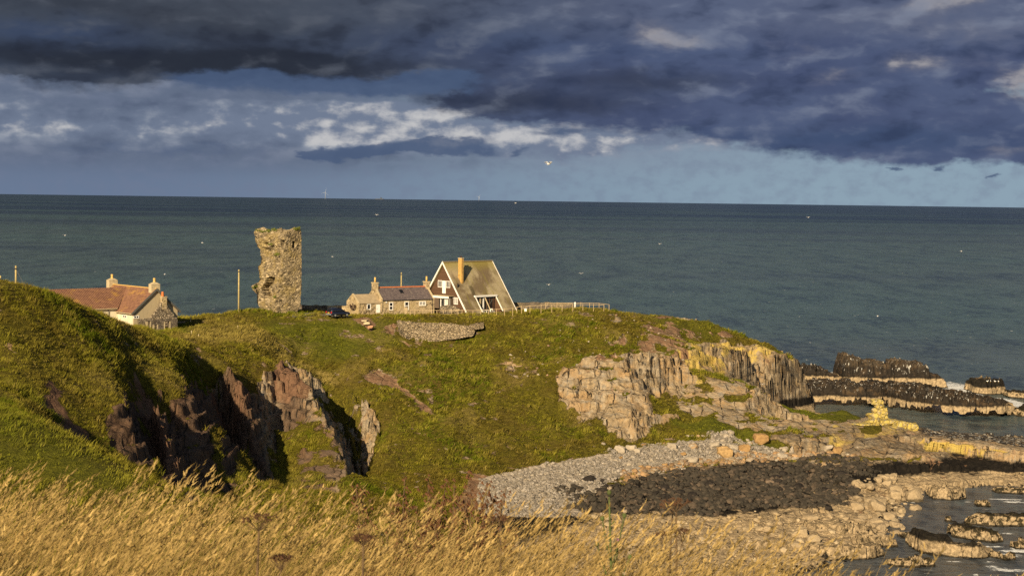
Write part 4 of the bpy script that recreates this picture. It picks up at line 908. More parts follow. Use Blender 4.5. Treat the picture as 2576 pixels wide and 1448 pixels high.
# ------------------------------------------------------------------ roofless ruin against that gable
ru = empty('ruined_outbuilding', S3.world(4, -2, 0), S3.rz, 'roofless rubble ruin with an orange pot on its gable, beside the farmhouse', 'ruin')
off3 = np.array([4, -2, 0.0])
class Rel:                        # same frame, shifted origin
    pass
S4 = Site(S3.world(4, -2, 0), 42)
vb = -1.6
r = S4.rect(348, 446.5, 803, 836, 1, vb); top = r[3]; wl, wr = r[0], r[1]
ops = [S4.rect(X0, X1, Y0, Y1, 1, vb) for X0, X1, Y0, Y1 in ((369, 377, 808, 826), (387, 395, 816.5, 828), (415, 426, 808, 829))]
mb = MB(); cuts = sorted([(o[0], o[1], o[2], o[3]) for o in ops]); x = wl
for (h0, h1, c0, c1) in cuts:
    mb.box(x, h0, vb, vb + .55, -2, top); mb.box(h0, h1, vb, vb + .55, -2, c0); mb.box(h0, h1, vb, vb + .55, c1, top - .02); x = h1
mb.box(x, wr, vb, vb + .55, -2, top); mb.build('front_wall', M_wallg, ru)
for (h0, h1, c0, c1) in cuts:
    f = MB().box(h0 - .22, h0, vb - .03, vb + .3, c0, c1).box(h1, h1 + .22, vb - .03, vb + .3, c0, c1).build('window', M_cope, ru)
    f['label'] = 'empty window opening with pale stone jambs'
MB().box(wr - .55, wr - .02, vb + .56, 1.7, -2, top - .25).build('side_wall', M_wallg, ru)
def ragged(x0, x1, prof, n, seed, amp=.25):
    rs = random.Random(seed); t = []
    for i in range(n + 1):
        u = i / n; t.append((x0 + (x1 - x0) * u, np.interp(u, [p[0] for p in prof], [p[1] for p in prof]) + rs.uniform(-amp, amp)))
    return t
g = S4.rect(378, 442, 760, 803, 1, 1.2)
prof = [(0, g[2] + .2), (.12, g[2] + 1.0), (.33, g[2] + 2.2), (.42, g[3] - .1), (.62, g[3] - .1), (.68, g[2] + 2.0), (.9, g[2] + .8), (1, g[2] + .1)]
T = ragged(g[0], g[1], prof, 40, 3, .14)
MB().prism([(x, 1.05, z) for x, z in T] + [(g[1], 1.05, -2), (g[0], 1.05, -2)], (0, .62, 0)).build('gable', M_rubble, ru)
c = S4.rect(406.7, 418.5, 747, 766, 1, 1.2); st_ = MB().box(c[0], c[1], 1.0, 1.75, c[2] - .8, c[3]).build('chimney', M_cott, ru)
MB().box(c[0] - .06, c[1] + .06, .94, 1.81, c[3], c[3] + .12).build('coping', M_cope, st_)
MB().tube([((c[0] * .7 + c[1] * .3), 1.35, c[3] + .12), ((c[0] * .7 + c[1] * .3), 1.35, c[3] + .95)], [.24, .2], 10).build('chimney_pot', M_terra, st_)
T = ragged(wl, wr, [(0, top + .05), (.3, top + .3), (1, top + .1)], 50, 5, .1)
MB().prism([(x, vb + .05, z) for x, z in T] + [(wr, vb + .05, top - .01), (wl, vb + .05, top - .01)], (0, .5, 0)).build('broken_wall_head', M_rubble, ru)
# ------------------------------------------------------------------ ruined tower
TY = [580, 588, 606, 622, 630, 650, 664, 674, 686, 700, 713, 724, 734, 744, 766, 776, 784, 802, 812]
TL = [645, 641, 642.5, 646, 655.5, 656, 656, 648, 650, 653, 650, 633, 636, 645.6, 646, 653, 664, 666, 666]
TRX = [757, 757.7, 757.9, 758, 758, 758.4, 758.6, 758.6, 758.4, 758, 757.8, 757.6, 757.4, 756.8, 755.5, 753, 748, 755, 756]
TC = [722, 721, 719, 716, 714, 711, 709, 708, 707, 706, 705, 703, 701, 699, 697.5, 697, 697, 697, 697]
dC, dL, dR = 309.0, 313.2, 311.6
def zat(Y, d): return P(700, Y, d)[2]
NL, NE, NB = 170, 60, 14
Yl = np.linspace(581, 811, NL)[::-1]; zl = np.array([zat(Y, dC) for Y in Yl])
ring = []; 
for i, Y in enumerate(Yl):
    xl = np.interp(Y, TY, TL); xr = np.interp(Y, TY, TRX); xc = np.interp(Y, TY, TC)
    Lp = P(xl, Y, dL)[:2]; Cp = P(xc, Y, dC)[:2]; Rp = P(xr, Y, dR)[:2]; Bp = Rp + (Lp - Cp) * .8
    row = [Lp + (Cp - Lp) * k / NE for k in range(NE)] + [Cp + (Rp - Cp) * k / NE for k in range(NE)] + [Rp + (Bp - Rp) * k / NB for k in range(NB)] + [Bp + (Lp - Bp) * k / NB for k in range(NB)]
    ring.append(row)
ring = np.array(ring); NT_ = ring.shape[1]
nrm = np.roll(ring, -1, 1) - np.roll(ring, 1, 1); nrm = np.stack([nrm[..., 1], -nrm[..., 0]], -1); nrm /= np.linalg.norm(nrm, axis=-1, keepdims=True)
kk = np.arange(NT_)[None, :] * np.ones((NL, 1)); pu = np.cumsum(np.linalg.norm(np.diff(np.concatenate([ring, ring[:, :1]], 1), axis=1), axis=-1), 1)
zz = zl[:, None] * np.ones((1, NT_))
ca_, cb_ = cell(pu / .34, zz / .2, 21); cc_, cd_ = cell(pu / 1.3, zz / .9, 22)
left = (kk < NE); right = (kk >= NE) & (kk < 2 * NE)
dsp = (ca_ - .5) * .14 + (cc_ - .5) * (.30 * left + .10) + fbm(pu / 1.6, zz / 1.6, 23, 4) * (.45 * left + .12)
tl = kk / NE; tr = (kk - NE) / NE
Yg = Yl[:, None] * np.ones((1, NT_))
def carve(mask, depth, dsp): return np.where(mask, -depth + dsp * .4, dsp)
# broken inner core on the left face, arched recess, upper chamber, slit windows
dsp = dsp - left * .55 * sstep(.5, .62, tl) * sstep(.98, .86, tl) * sstep(612, 640, Yg) * sstep(765, 745, Yg)
dsp = carve(left & (tl > .34 + .02 * np.sin(Yg)) & (tl < .64) & (Yg > 697 + 26 * (tl - .5) ** 2 * 8) & (Yg < 748), 2.0, dsp)
dsp = dsp - left * .6 * sstep(622, 630, Yg) * sstep(700, 660, Yg) * sstep(.05, .2, tl) * sstep(.62, .5, tl)
dsp = carve(left & (tl > .86) & (tl < 1.0) & (Yg > 603) & (Yg < 621), .9, dsp); dsp = carve(right & (tr < .02) & (Yg > 603) & (Yg < 621), .5, dsp)
dsp = carve(right & (tr > .42) & (tr < .62) & (Yg > 601 + 9 * tr) & (Yg < 624), 1.0, dsp)
dsp = carve(left & (tl > .30) & (tl < .42) & (Yg > 611) & (Yg < 617), .5, dsp)
dsp = carve(right & (tr < .12) & (Yg > 785) & (Yg < 790), .5, dsp)
XY = ring + nrm * dsp[..., None]
topj = (fbm(pu / 1.1, pu * 0, 25, 4) * .8 + (cc_ - .5) * .35)
zt_ = zz + topj * sstep(606, 582, Yg) * .9 + (ca_ - .5) * .05
TV = np.concatenate([XY, zt_[..., None]], -1).reshape(-1, 3)
Fs = []
for i in range(NL - 1):
    a = i * NT_ + np.arange(NT_); b = i * NT_ + (np.arange(NT_) + 1) % NT_; Fs.append(np.stack([a, b, b + NT_, a + NT_], 1))
# rubble top: rings closing to the middle
last = TV.reshape(NL, NT_, 3)[-1]; cen = last.mean(0); n0 = len(TV); tops = [TV]
prev = (NL - 1) * NT_
for j, f in enumerate((.75, .45, .15)):
    rr = cen + (last - cen) * f; rr[:, 2] += fbm(rr[:, 0], rr[:, 1], 26, 4) * .8 - .25 * (j == 2) - .1; tops.append(rr); cur = n0 + j * NT_
    a = np.arange(NT_); b = (a + 1) % NT_; Fs.append(np.stack([prev + a, prev + b, cur + b, cur + a], 1)); prev = cur
Fs.append(np.array([[prev + k, prev + (k + 1) % NT_, prev + (NT_ - 2 - k), prev + (NT_ - 1 - k)] for k in range(NT_ // 2 - 1)]))
base = P(705, 802, 310); TVa = np.concatenate(tops) - base
tw = np_mesh('castle_tower', TVa, np.concatenate(Fs), M_tower, None, False, loc=base)
tag(tw, 'tall ruined stone castle tower with broken left face', 'tower')
m_tuft = simple('wall top weeds', (.10, .115, .016), .9, .5, 6)
def weeds(name, pts, parent, hgt=.5, n=60, mat=None):
    rs = random.Random(len(pts) + n); mb = MB()
    for _ in range(n):
        p = Vector(rs.choice(pts)) + Vector((rs.uniform(-.4, .4), rs.uniform(-.35, .3), rs.uniform(-.05, .1))); q = p + Vector((rs.uniform(-.25, .3), rs.uniform(-.2, .1), hgt * rs.uniform(.5, 1.1))); w = rs.uniform(.04, .1)
        mb.add([p - Vector((w, 0, 0)), p + Vector((w, 0, 0)), q], [(0, 1, 2)])
    return tag(mb.build(name, mat or m_tuft, parent), kind='stuff')
lp = [tuple(last[k] - base) for k in list(range(2, NE - 20)) + list(range(NE + 30, 2 * NE - 8))]
weeds('wall_top_weeds', lp, tw, .45, 240)
weeds('wall_weeds', [tuple(P(X, Y, d) - base) for X, Y, d in ((679, 616, 310.2), (697, 640, 309.4), (695, 643, 309.4), (643, 722, 312.2), (640, 725, 312.6), (692, 748, 309.6))], tw, .5, 130)
# ------------------------------------------------------------------ walls
def rubble_wall(name, pts, h, th, mat, label, cat='wall', seed=1, amp=.08, prof=None, sink=.6):
    """wall along ground points; h height; ragged head; stones pushed in and out"""
    pts = [np.array(p, float) for p in pts]; seg = [np.linalg.norm((b - a)[:2]) for a, b in zip(pts, pts[1:])]; L = sum(seg); nS = max(8, int(L / .16)); nH = max(6, int(h / .14))
    s = np.linspace(0, L, nS); cum = np.concatenate([[0], np.cumsum(seg)])
    base = np.stack([np.interp(s, cum, [p[k] for p in pts]) for k in range(3)], 1)
    tan = np.gradient(base[:, :2], axis=0); tan /= np.linalg.norm(tan, axis=1, keepdims=True); nr = np.stack([tan[:, 1], -tan[:, 0]], 1)
    hh = h * (np.interp(s / L, [p[0] for p in prof], [p[1] for p in prof]) if prof else np.ones(nS)) + fbm(s / .9, s * 0 + seed, seed, 4) * amp * 2
    V = []; 
    prof_ = [(0, t) for t in np.linspace(-sink / h, 1, nH)] + [(1, t) for t in np.linspace(1, -sink / h, 4)]
    for i in range(nS):
        for side, t in prof_:
            z = base[i, 2] + hh[i] * t
            c_, _ = cell(np.array([s[i] / .42 + side * 50]), np.array([z / .24]), seed); o = (1 if side == 0 else -1) * (th / 2 * (1.12 - .12 * max(t, 0)) + (c_[0] - .5) * .12 + float(fbm(np.array([s[i] / 2.0]), np.array([z / 2.0]), seed)) * .12)
            V.append((base[i, 0] + nr[i, 0] * o, base[i, 1] + nr[i, 1] * o, z))
    k = len(prof_); Fs = [(i * k + j, i * k + j + 1, (i + 1) * k + j + 1, (i + 1) * k + j) for i in range(nS - 1) for j in range(k - 1)]
    V = np.array(V); o0 = base[nS // 2]; Fs = [f[::-1] for f in Fs]
    caps = []
    for i in (0, (nS - 1)):
        for j in range(k // 2): 
            if k - 2 - j > j + 1: caps.append((i * k + j, i * k + j + 1, i * k + k - 2 - j, i * k + k - 1 - j))
    o = np_mesh(name, V - o0, np.array(Fs + caps), mat, loc=o0); return tag(o, label, cat, None, 'thing')
def gp(X, Y): return hit(X, Y, GZF)
# retaining walls below the houses
def facing(name, top, bot, mat, label, seed):
    """battered wall face leaning on the bank, with thickness behind"""
    n = 120; m = 26; T = np.stack([np.interp(np.linspace(0, 1, n), np.linspace(0, 1, len(top)), [p[k] for p in top]) for k in range(3)], 1); B = np.stack([np.interp(np.linspace(0, 1, n), np.linspace(0, 1, len(bot)), [p[k] for p in bot]) for k in range(3)], 1)
    V = []
    for i in range(n):
        for j in range(m):
            t = j / (m - 1); p = B[i] * (1 - t) + T[i] * t; c_, _ = cell(np.array([i * .32]), np.array([p[2] / .22]), seed); p = p + np.array([0, -1, 0]) * ((c_[0] - .5) * .34 + float(fbm(np.array([i * .08]), np.array([t * 3.0]), seed, 4)) * .5); V.append(p + np.array([0, 0, float(fbm(np.array([i * .22]), np.array([0.0]), seed + 4)) * .35 * (t > .9)]))
        V.append(T[i] + np.array([0, 1.1, -.05])); V.append(B[i] + np.array([0, 1.6, -.6]))
    k = m + 2; Fs = [(i * k + j, (i + 1) * k + j, (i + 1) * k + j + 1, i * k + j + 1) for i in range(n - 1) for j in range(k - 1)]
    V = np.array(V); o0 = V.mean(0); Fs = list(Fs)
    for i in (0, n - 1): Fs += [(i * k + j, i * k + j + 1, i * k + k - 1, i * k + k - 1) for j in range(0)]
    o = np_mesh(name, V - o0, np.array(Fs), mat, loc=o0); return tag(o, label, 'wall', None, 'thing')
facing('retaining_wall', [P(X, Y, 302.6 + (X - 1000) * .012) for X, Y in ((998, 806), (1050, 811), (1110, 812), (1165, 818), (1200, 821))], [P(X, Y, 299.0 + (X - 1000) * .012) for X, Y in ((1003, 834), (1030, 858), (1085, 860), (1150, 852), (1190, 845))], M_retain, 'long curved dry stone retaining wall on the grass below the A-frame house', 31)
facing('retaining_wall', [P(X, Y, 305.6) for X, Y in ((1180, 817), (1200, 812), (1217, 811))], [P(X, Y, 303.2) for X, Y in ((1181, 829), (1200, 828), (1217, 825))], M_retain, 'short stub of dry stone wall at the right end of the curved retaining wall', 33)
rubble_wall('boundary_wall', [[*P(752, 780, 331)[:2], 20.9], [*P(822, 780, 331)[:2], 20.9]], 1.6, .5, M_wallg, 'garden wall right of the tower, its shadow put into darker stone', seed=2)  # shaded stretch of one wall: tower shadow coloured in by darker stone
rubble_wall('boundary_wall', [[*P(823, 780, 329.5)[:2], 20.9], [*P(876, 780, 329.5)[:2], 20.9]], 1.65, .5, M_cott, 'sunlit pale stretch of the same garden wall behind the parked car', seed=3)  # lit stretch of that wall, left pale beside the darkened one
rubble_wall('boundary_wall', [[*P(1290, 770, 338)[:2], 22.0], [*P(1365, 770, 339)[:2], 22.0], [*P(1440, 770, 339)[:2], 21.9]], 1.2, .45, M_wallg, 'low stone wall along the cliff edge right of the A-frame house', seed=4)
rubble_wall('garden_wall', [[*P(957, 790, 315.2)[:2], 21.6], [*P(1016, 790, 319)[:2], 21.7]], .75, .45, M_cott, 'low stone wall along the front of the slate roofed cottage', seed=5)
pr = MB(); q = P(1021.5, 798, 316); pr.hexa([(-.35, -.35, -.4), (.35, -.35, -.4), (.35, .35, -.4), (-.35, .35, -.4)], [(-.31, -.31, 1.35), (.31, -.31, 1.35), (.31, .31, 1.35), (-.31, .31, 1.35)]); pr.box(-.38, .38, -.38, .38, 1.354, 1.47)
tag(pr.build('gate_pier', M_cott, None, loc=(q[0], q[1], 21.9)), 'square stone gate pier at the end of the low cottage wall', 'gate pier')
rubble_wall('garden_wall', [[*P(1107, 786, 317)[:2], 21.9], [*P(1135, 786, 317.5)[:2], 21.9], [*P(1163, 786, 317)[:2], 21.9]], 1.9, .7, M_rubble, 'humped rubble wall against the brown timber gable', seed=6, amp=.12, prof=[(0, .75), (.12, .98), (.4, 1.0), (.7, .8), (1, .45)])
# ------------------------------------------------------------------ timber poles
def pole(X, Yb, Yt, d, r, label, stay=None, box=False):
    b = P(X, Yb, d); h = P(X, Yt, d)[2] - b[2]
    root = empty('utility_pole', b, 0, label, 'pole', 'timber poles along the lane')
    MB().tube([(0, 0, -1), (0, 0, h * .5), (0, 0, h)], [r, r * .92, r * .8], 10).build('shaft', M_pole, root, True)
    MB().bar((-.02, -r, h - .35), (-.02, -r - .12, h - .35), .34, .12).build('insulator', M_dark, root)
    if stay: MB().tube([(r, 0, h * .72), (stay, -.3, -.2)], .025, 5).build('stay_wire', M_gutter, root)
pole(40, 716, 668, 194, .13, 'timber pole with a stay wire on the crest of the left hill', 1.25)
pole(1, 712, 693, 192, .13, 'cut-off timber pole at the left edge of the hill crest')
pole(600.5, 782, 678, 306, .17, 'tall timber pole standing left of the castle tower')
pole(1009, 760, 685, 336, .15, 'timber pole rising behind the slate cottage roof', 2.6)
# ------------------------------------------------------------------ fences
def fence(label, posts, hgt, rail=True, wires=2, pr=.05):
    base = np.mean([p for p in posts], 0); root = empty('post_fence', base, 0, label, 'fence')
    P_ = [Vector(p - base) for p in posts]
    for i, p in enumerate(P_):
        h = hgt * (1 + .08 * math.sin(i * 7.3)); MB().bar(p + Vector((0, 0, -.5)), p + Vector((.03 * math.sin(i * 3.1), 0, h)), pr * 2, pr * 2).build('post', M_post, root)
    if rail:
        for a, b in zip(P_, P_[1:]): MB().bar(a + Vector((0, -pr * 1.2, hgt - .07)), b + Vector((0, -pr * 1.2, hgt - .07)), .035, .09).build('rail', M_post, root)
    for w in range(wires):
        mb = MB(); z = hgt * (.3 + .3 * w)
        for a, b in zip(P_, P_[1:]): mb.bar(a + Vector((0, -pr * 1.1, z)), b + Vector((0, -pr * 1.1, z)), .014, .014)
        mb.build('wire', M_gutter, root)
    return root
def at(X, d): x = (X - 1288) / F * d; return np.array([x, d, float(ground(np.array([x]), np.array([d]))[0])])
def post_from(X, Yb, Yt, d): return P(X, Yb, d)
fence('timber post and rail fence in front of the A-frame house', [P(X, Yb, 314.5 + (X - 1040) * .014) for X, Yb in ((1032, 793), (1043, 793), (1063.6, 793.5), (1085.4, 793.5), (1098.8, 794), (1115, 794), (1135.5, 794), (1151.7, 794), (1162.7, 794), (1169.7, 794), (1189.6, 794.5), (1209.3, 793.5), (1229, 792.5), (1248.6, 791.5), (1268.8, 790.5), (1289.5, 789))], 1.18, True)
fence('nearer post and rail fence along the hilltop right of the A-frame', [P(X, Y, 322 + (X - 1311) * .022) for X, Y in ((1300, 786), (1312, 784.5), (1333, 783), (1361, 781.5), (1388, 780), (1414, 779.5), (1441, 779), (1466, 779.5), (1493, 780), (1519, 780.5))], 1.2, True, 1)
fence('farther post fence on the cliff edge behind the hilltop fence', [P(X, Y, 334 - max(0, X - 1500) * .12) for X, Y in ((1372, 775), (1401, 774.5), (1461, 774.5), (1483, 775), (1507, 775.5), (1532, 778.5))], 1.15, True, 2)
q = P(1446.5, 777, 333); mb = MB().tube([(0, 0, -.3), (0, 0, 1.35), (0, 0, 1.5)], [.17, .17, .06], 10); tag(mb.build('marker_post', M_white, None, True, loc=q), 'thick white post standing at the cliff edge fence', 'post')
q = P(1322, 781.5, 319); tag(MB().box(-.22, .22, -.15, .15, -.1, .42).box(-.25, .25, -.18, .18, .424, .47).build('meter_box', M_white, None, loc=q), 'small white cabinet in the grass right of the A-frame house', 'cabinet')
for X, Y, d, h, lb in ((478, 806, 293, .9, 'short white post on the skyline between farmhouse and pole'), (480, 846, 268, .8, 'fence stake in the dry grass right of the ruin'), (498, 848, 268, .6, 'low leaning stake in the dry grass right of the ruin'), (597, 826, 285, .6, 'small stake on the ridge below the tall pole')):
    q = at(X, d); tag(MB().bar((0, 0, -.4), (.05, 0, h), .11, .11).build('fence_stake', M_cope, None, loc=q), lb, 'stake', 'stakes left in the meadow')
# ------------------------------------------------------------------ lane
mr, N, bs, out = newmat('worn tarmac'); tc = N.n('ShaderNodeTexCoord').outputs['Object']
N.set(bs.inputs['Base Color'], N.mix(N.noise(tc, 2.2, 6, .7), (.10, .088, .07), (.22, .19, .15))); bs.inputs['Roughness'].default_value = .9
rd = []
for X, d0, d1 in ((735, 305.5, 309), (770, 306.5, 312), (800, 307, 318), (830, 307.5, 324), (860, 307.5, 326), (885, 308, 327)):
    rd.append([at(X, d) + np.array([0, 0, .12]) for d in np.linspace(d0, d1, 14)])
rv = np.array(rd).reshape(-1, 3); rf = np.array([(i * 14 + j, (i + 1) * 14 + j, (i + 1) * 14 + j + 1, i * 14 + j + 1) for i in range(5) for j in range(13)])
tag(np_mesh('road', rv, rf, mr, None, True), 'short grey lane between tower and cottage', 'road', kind='structure')
# ------------------------------------------------------------------ car
mc, N, bs, out = newmat('dark navy car paint'); bs.inputs['Base Color'].default_value = (.010, .013, .028, 1); bs.inputs['Roughness'].default_value = .22; bs.inputs['Coat Weight'].default_value = .6; bs.inputs['Specular IOR Level'].default_value = .5
M_tyre = simple('tyre rubber', (.018, .017, .016), .85, .2, 8); M_rim = simple('alloy wheel', (.55, .54, .50), .35, .1, 8, metal=.7)
M_red = simple('red lamp glass', (.55, .03, .02), .2, .1, 8, spec=.5); M_plate = simple('yellow number plate', (.75, .52, .03), .4, .05, 8); M_bump = simple('silver bumper trim', (.42, .42, .42), .4, .1, 8, metal=.4)
q = P(851, 796, 305.6); ang = math.radians(43)
car = empty('parked_car', (q[0], q[1], max(q[2], float(ground(np.array([q[0]]), np.array([q[1]]))[0]))), ang, 'dark navy estate car with yellow rear plate parked beside the cottage', 'car')
def loft(mb, secs):              # cross sections of equal vertex count
    n = len(secs[0]); V = [p for s_ in secs for p in s_]; Fs = [(i * n + k, i * n + (k + 1) % n, (i + 1) * n + (k + 1) % n, (i + 1) * n + k) for i in range(len(secs) - 1) for k in range(n)]
    return mb.add(V, Fs + [tuple(range(n))[::-1], tuple(range((len(secs) - 1) * n, len(secs) * n))])
def sec(x, zb, zt, wb, wt): return [(x, -wb, zb), (x, wb, zb), (x, wb * 1.02, (zb + zt) / 2), (x, wt, zt - .05), (x, wt - .08, zt), (x, -wt + .08, zt), (x, -wt, zt - .05), (x, -wb * 1.02, (zb + zt) / 2)]
body = loft(MB(), [sec(-2.3, .42, .92, .80, .78), sec(-2.2, .34, 1.02, .90, .86), sec(-1.2, .30, 1.03, .93, .88), sec(.6, .30, 1.03, .93, .88), sec(1.2, .30, 1.0, .93, .86), sec(2.05, .33, .88, .90, .80), sec(2.3, .42, .70, .78, .68)]).build('body', mc, car, True)
cabin = loft(MB(), [sec(-2.22, 1.0, 1.08, .84, .80), sec(-2.08, 1.0, 1.62, .85, .66), sec(-1.8, 1.0, 1.72, .86, .68), sec(-.2, 1.0, 1.72, .86, .68), sec(.25, 1.0, 1.64, .86, .66), sec(1.15, 1.0, 1.05, .84, .80)]).build('cabin', mc, car, True)
for y in (-1, 1):
    for x0, x1, x0t, x1t in ((-1.95, -1.15, -1.8, -1.15), (-1.08, -.15, -1.08, -.15), (-.08, .78, -.08, .22)):
        wv = lambda z: y * (.867 + (.70 - .867) * (z - 1.02) / .64 + .022)
        MB().add([(x0, wv(1.1), 1.1), (x1, wv(1.1), 1.1), (x1t, wv(1.56), 1.56), (x0t, wv(1.56), 1.56), (x0, wv(1.1) - y * .03, 1.1), (x1, wv(1.1) - y * .03, 1.1), (x1t, wv(1.56) - y * .03, 1.56), (x0t, wv(1.56) - y * .03, 1.56)], [(0, 1, 2, 3), (7, 6, 5, 4), (0, 4, 5, 1), (1, 5, 6, 2), (2, 6, 7, 3), (3, 7, 4, 0)]).build('side_window', M_glass, car)
    MB().box(-2.31, -2.2, y * .80 - .1, y * .80 + .1, .78, 1.08).build('tail_light', M_red, car)
    MB().box(.62, .78, y * 1.0 - .09, y * 1.0 + .09, 1.06, 1.2).build('mirror', mc, car)
    for x in (-1.38, 1.42):
        w = MB().tube([(x, y * .70, .34), (x, y * .72, .34), (x, y * .93, .34), (x, y * .95, .34)], [.30, .345, .345, .30], 20).build('wheel', M_tyre, car)
        MB().tube([(x, y * .945, .34), (x, y * .965, .34)], [.22, .19], 10).build('rim', M_rim, w)
MB().hexa([(-2.24, -.66, 1.14), (-2.24, .66, 1.14), (-2.20, .66, 1.14), (-2.20, -.66, 1.14)], [(-2.12, -.56, 1.56), (-2.12, .56, 1.56), (-2.08, .56, 1.56), (-2.08, -.56, 1.56)]).build('rear_window', M_glass, car)
MB().box(-2.36, -2.24, -.80, .80, .44, .62).build('rear_bumper', M_bump, car, bevel=.03)
MB().box(-2.335, -2.27, -.27, .27, .78, .91).build('number_plate', M_plate, car)
MB().box(-1.7, .1, -.64, -.60, 1.73, 1.77).box(-1.7, .1, .60, .64, 1.73, 1.77).build('roof_rails', M_dark, car)
# ------------------------------------------------------------------ anchors by the annex
q = S2.world(-5.6, 1.6, 0); an = empty('ship_anchor', q, S2.rz - math.radians(90), 'black iron ship anchor hung on the annex gable', 'anchor')
arc = [(math.sin(t) * 1.25, 0, 1.75 - math.cos(t) * .95) for t in np.linspace(-1.25, 1.25, 13)]
MB().tube(arc, [.05, .08, .1, .11, .12, .12, .12, .12, .12, .11, .1, .08, .05], 8).build('arms', M_iron, an)
MB().tube([(0, 0, .8), (0, 0, 2.0)], .09, 8).build('shank', M_iron, an)
for s_ in (-1, 1): MB().prism([(s_ * 1.25, -.06, 1.6), (s_ * .75, -.06, 1.15), (s_ * .62, -.06, 1.5), (s_ * .95, -.06, 1.78)], (0, .1, 0)).build('fluke', M_iron, an)
q = S2.world(-4.2, -1.1, -.2); an = empty('ship_anchor', q, S2.rz, 'slender rusty anchor leaning in front of the annex window', 'anchor')
MB().tube([(-1.3, 0, -.2), (.0, .1, 2.0)], .05, 6).build('shank', M_iron, an); MB().tube([(.0, .1, 2.0), (.25, -.1, .3)], .04, 6).build('stock', M_iron, an)
MB().tube([(-.7 + 2.1 * t, -.1, .1 + .5 * math.sin(t * 2.6)) for t in np.linspace(0, 1, 8)], .06, 6).build('arms', M_iron, an)
# ------------------------------------------------------------------ garden furniture on the A-frame terrace
def chair(X, d, rz, label):
    q = P(X, 783, d); r = empty('garden_chair', (q[0], q[1], S.o[2] - .27), rz, label, 'chair', 'chairs on the A-frame terrace')
    MB().box(-.25, .25, -.24, .24, .42, .46).build('seat', M_white, r); MB().hexa([(-.24, .21, .46), (.24, .21, .46), (.24, .25, .46), (-.24, .25, .46)], [(-.23, .30, .95), (.23, .30, .95), (.23, .34, .95), (-.23, .34, .95)]).build('backrest', M_white, r)
    for x in (-.22, .22):
        for y in (-.2, .2): MB().box(x - .02, x + .02, y - .02, y + .02, 0, .42).build('leg', M_white, r)
chair(1217, 322.5, 1.2, 'white garden chair beside the white terrace post'); chair(1231, 323.5, -1.0, 'white garden chair right of the terrace table'); chair(1240, 324.5, 2.4, 'white garden chair turned away at the right end of the terrace')
q = P(1224, 783, 322.6); r = empty('garden_table', (q[0], q[1], S.o[2] - .27), .4, 'round white garden table on the A-frame terrace', 'table')
MB().tube([(0, 0, .70), (0, 0, .74)], .5, 16).build('tabletop', M_white, r); MB().tube([(0, 0, 0), (0, 0, .7)], [.2, .05], 8).build('leg', M_white, r)
q = P(1267, 783, 322.5); r = empty('sun_lounger', (q[0], q[1], S.o[2] - .2), .5, 'dark reclining lounger on the grass right of the terrace', 'sun lounger')
MB().hexa([(-.2, -.3, .3), (.9, -.3, .35), (.9, .3, .35), (-.2, .3, .3)], [(-.2, -.3, .36), (.9, -.3, .41), (.9, .3, .41), (-.2, .3, .36)]).build('seat', M_iron, r)
MB().hexa([(-.9, -.3, .85), (-.2, -.3, .3), (-.2, .3, .3), (-.9, .3, .85)], [(-.9, -.3, .91), (-.2, -.3, .37), (-.2, .3, .37), (-.9, .3, .91)]).build('backrest', M_iron, r)
for x in (-.15, .85):
    for y in (-.27, .27): MB().box(x - .03, x + .03, y - .03, y + .03, -.1, .32).build('leg', M_iron, r)
# ------------------------------------------------------------------ sea rocks
def m_reef(name, guano=0.0, weed=0.0, zk=None):
    m, N, bs, out = newmat(name)
    geo = N.n('ShaderNodeNewGeometry'); tc = geo.outputs['Position']; z = N.sep(tc)[2]; nzz = N.sep(geo.outputs['Normal'])[2]
    nz = N.noise(tc, .45, 6, .7)
    stone, nb, ns = rock_color(N, tc, 0.0, 0.0, 0.0, N.math('MULTIPLY', z, zk or (.62 if not weed else 1.0)))
    nz_ = N.noise(tc, 1.0, 5, .7)
    if not zk: stone = N.mix(N.math('MULTIPLY', N.step(z, 2.2, 3.0), .9), stone, N.mix(N.step(nz, .48, .64), N.mix(nb, (.009, .008, .007), (.045, .035, .026)), N.mix(nb, (.03, .02, .012), (.13, .088, .05))))
    if weed: stone = N.mix(N.math('MULTIPLY', N.step(N.math('ADD', nz_, N.math('MULTIPLY', nzz, .06)), .50, .56), weed), stone, N.mix(nb, (.008, .008, .005), (.035, .028, .012)))
    stone = N.mix(N.math('MULTIPLY', N.step(N.math('ADD', z, N.math('MULTIPLY', N.math('SUBTRACT', nz_, .5), .7)), .34, .16), .92), stone, (.016, .013, .008))
    if guano: stone = N.mix(N.math('MULTIPLY', N.math('MULTIPLY', N.step(N.noise(N.mapping(tc, (2.2, 2.2, .7)), 1.0, 4, .6), .60, .66), N.step(z, 2.9, 4.2)), guano), stone, (.62, .60, .54))
    N.set(bs.inputs['Base Color'], stone); N.set(bs.inputs['Roughness'], N.mix(N.step(z, .8, .2), (.85,) * 3, (.45,) * 3)); bs.inputs['Specular IOR Level'].default_value = .15
    cr1 = N.voro(N.mapping(N.warp(tc, .8, 1.1), (.4, .2, .05)), 1.0, 'DISTANCE_TO_EDGE')
    bump(N, bs, N.math('ADD', N.step(cr1, 0.0, .05), N.math('SUBTRACT', nb, ns)), .9, .25); return m
M_reef = m_reef('tide banded rock', .9); M_weed = m_reef('weed covered rock', 0, .95); M_barn = m_reef('barnacled rock', 0, .5, .3); M_cap = m_reef('black capped rock', 0, .3, .85)
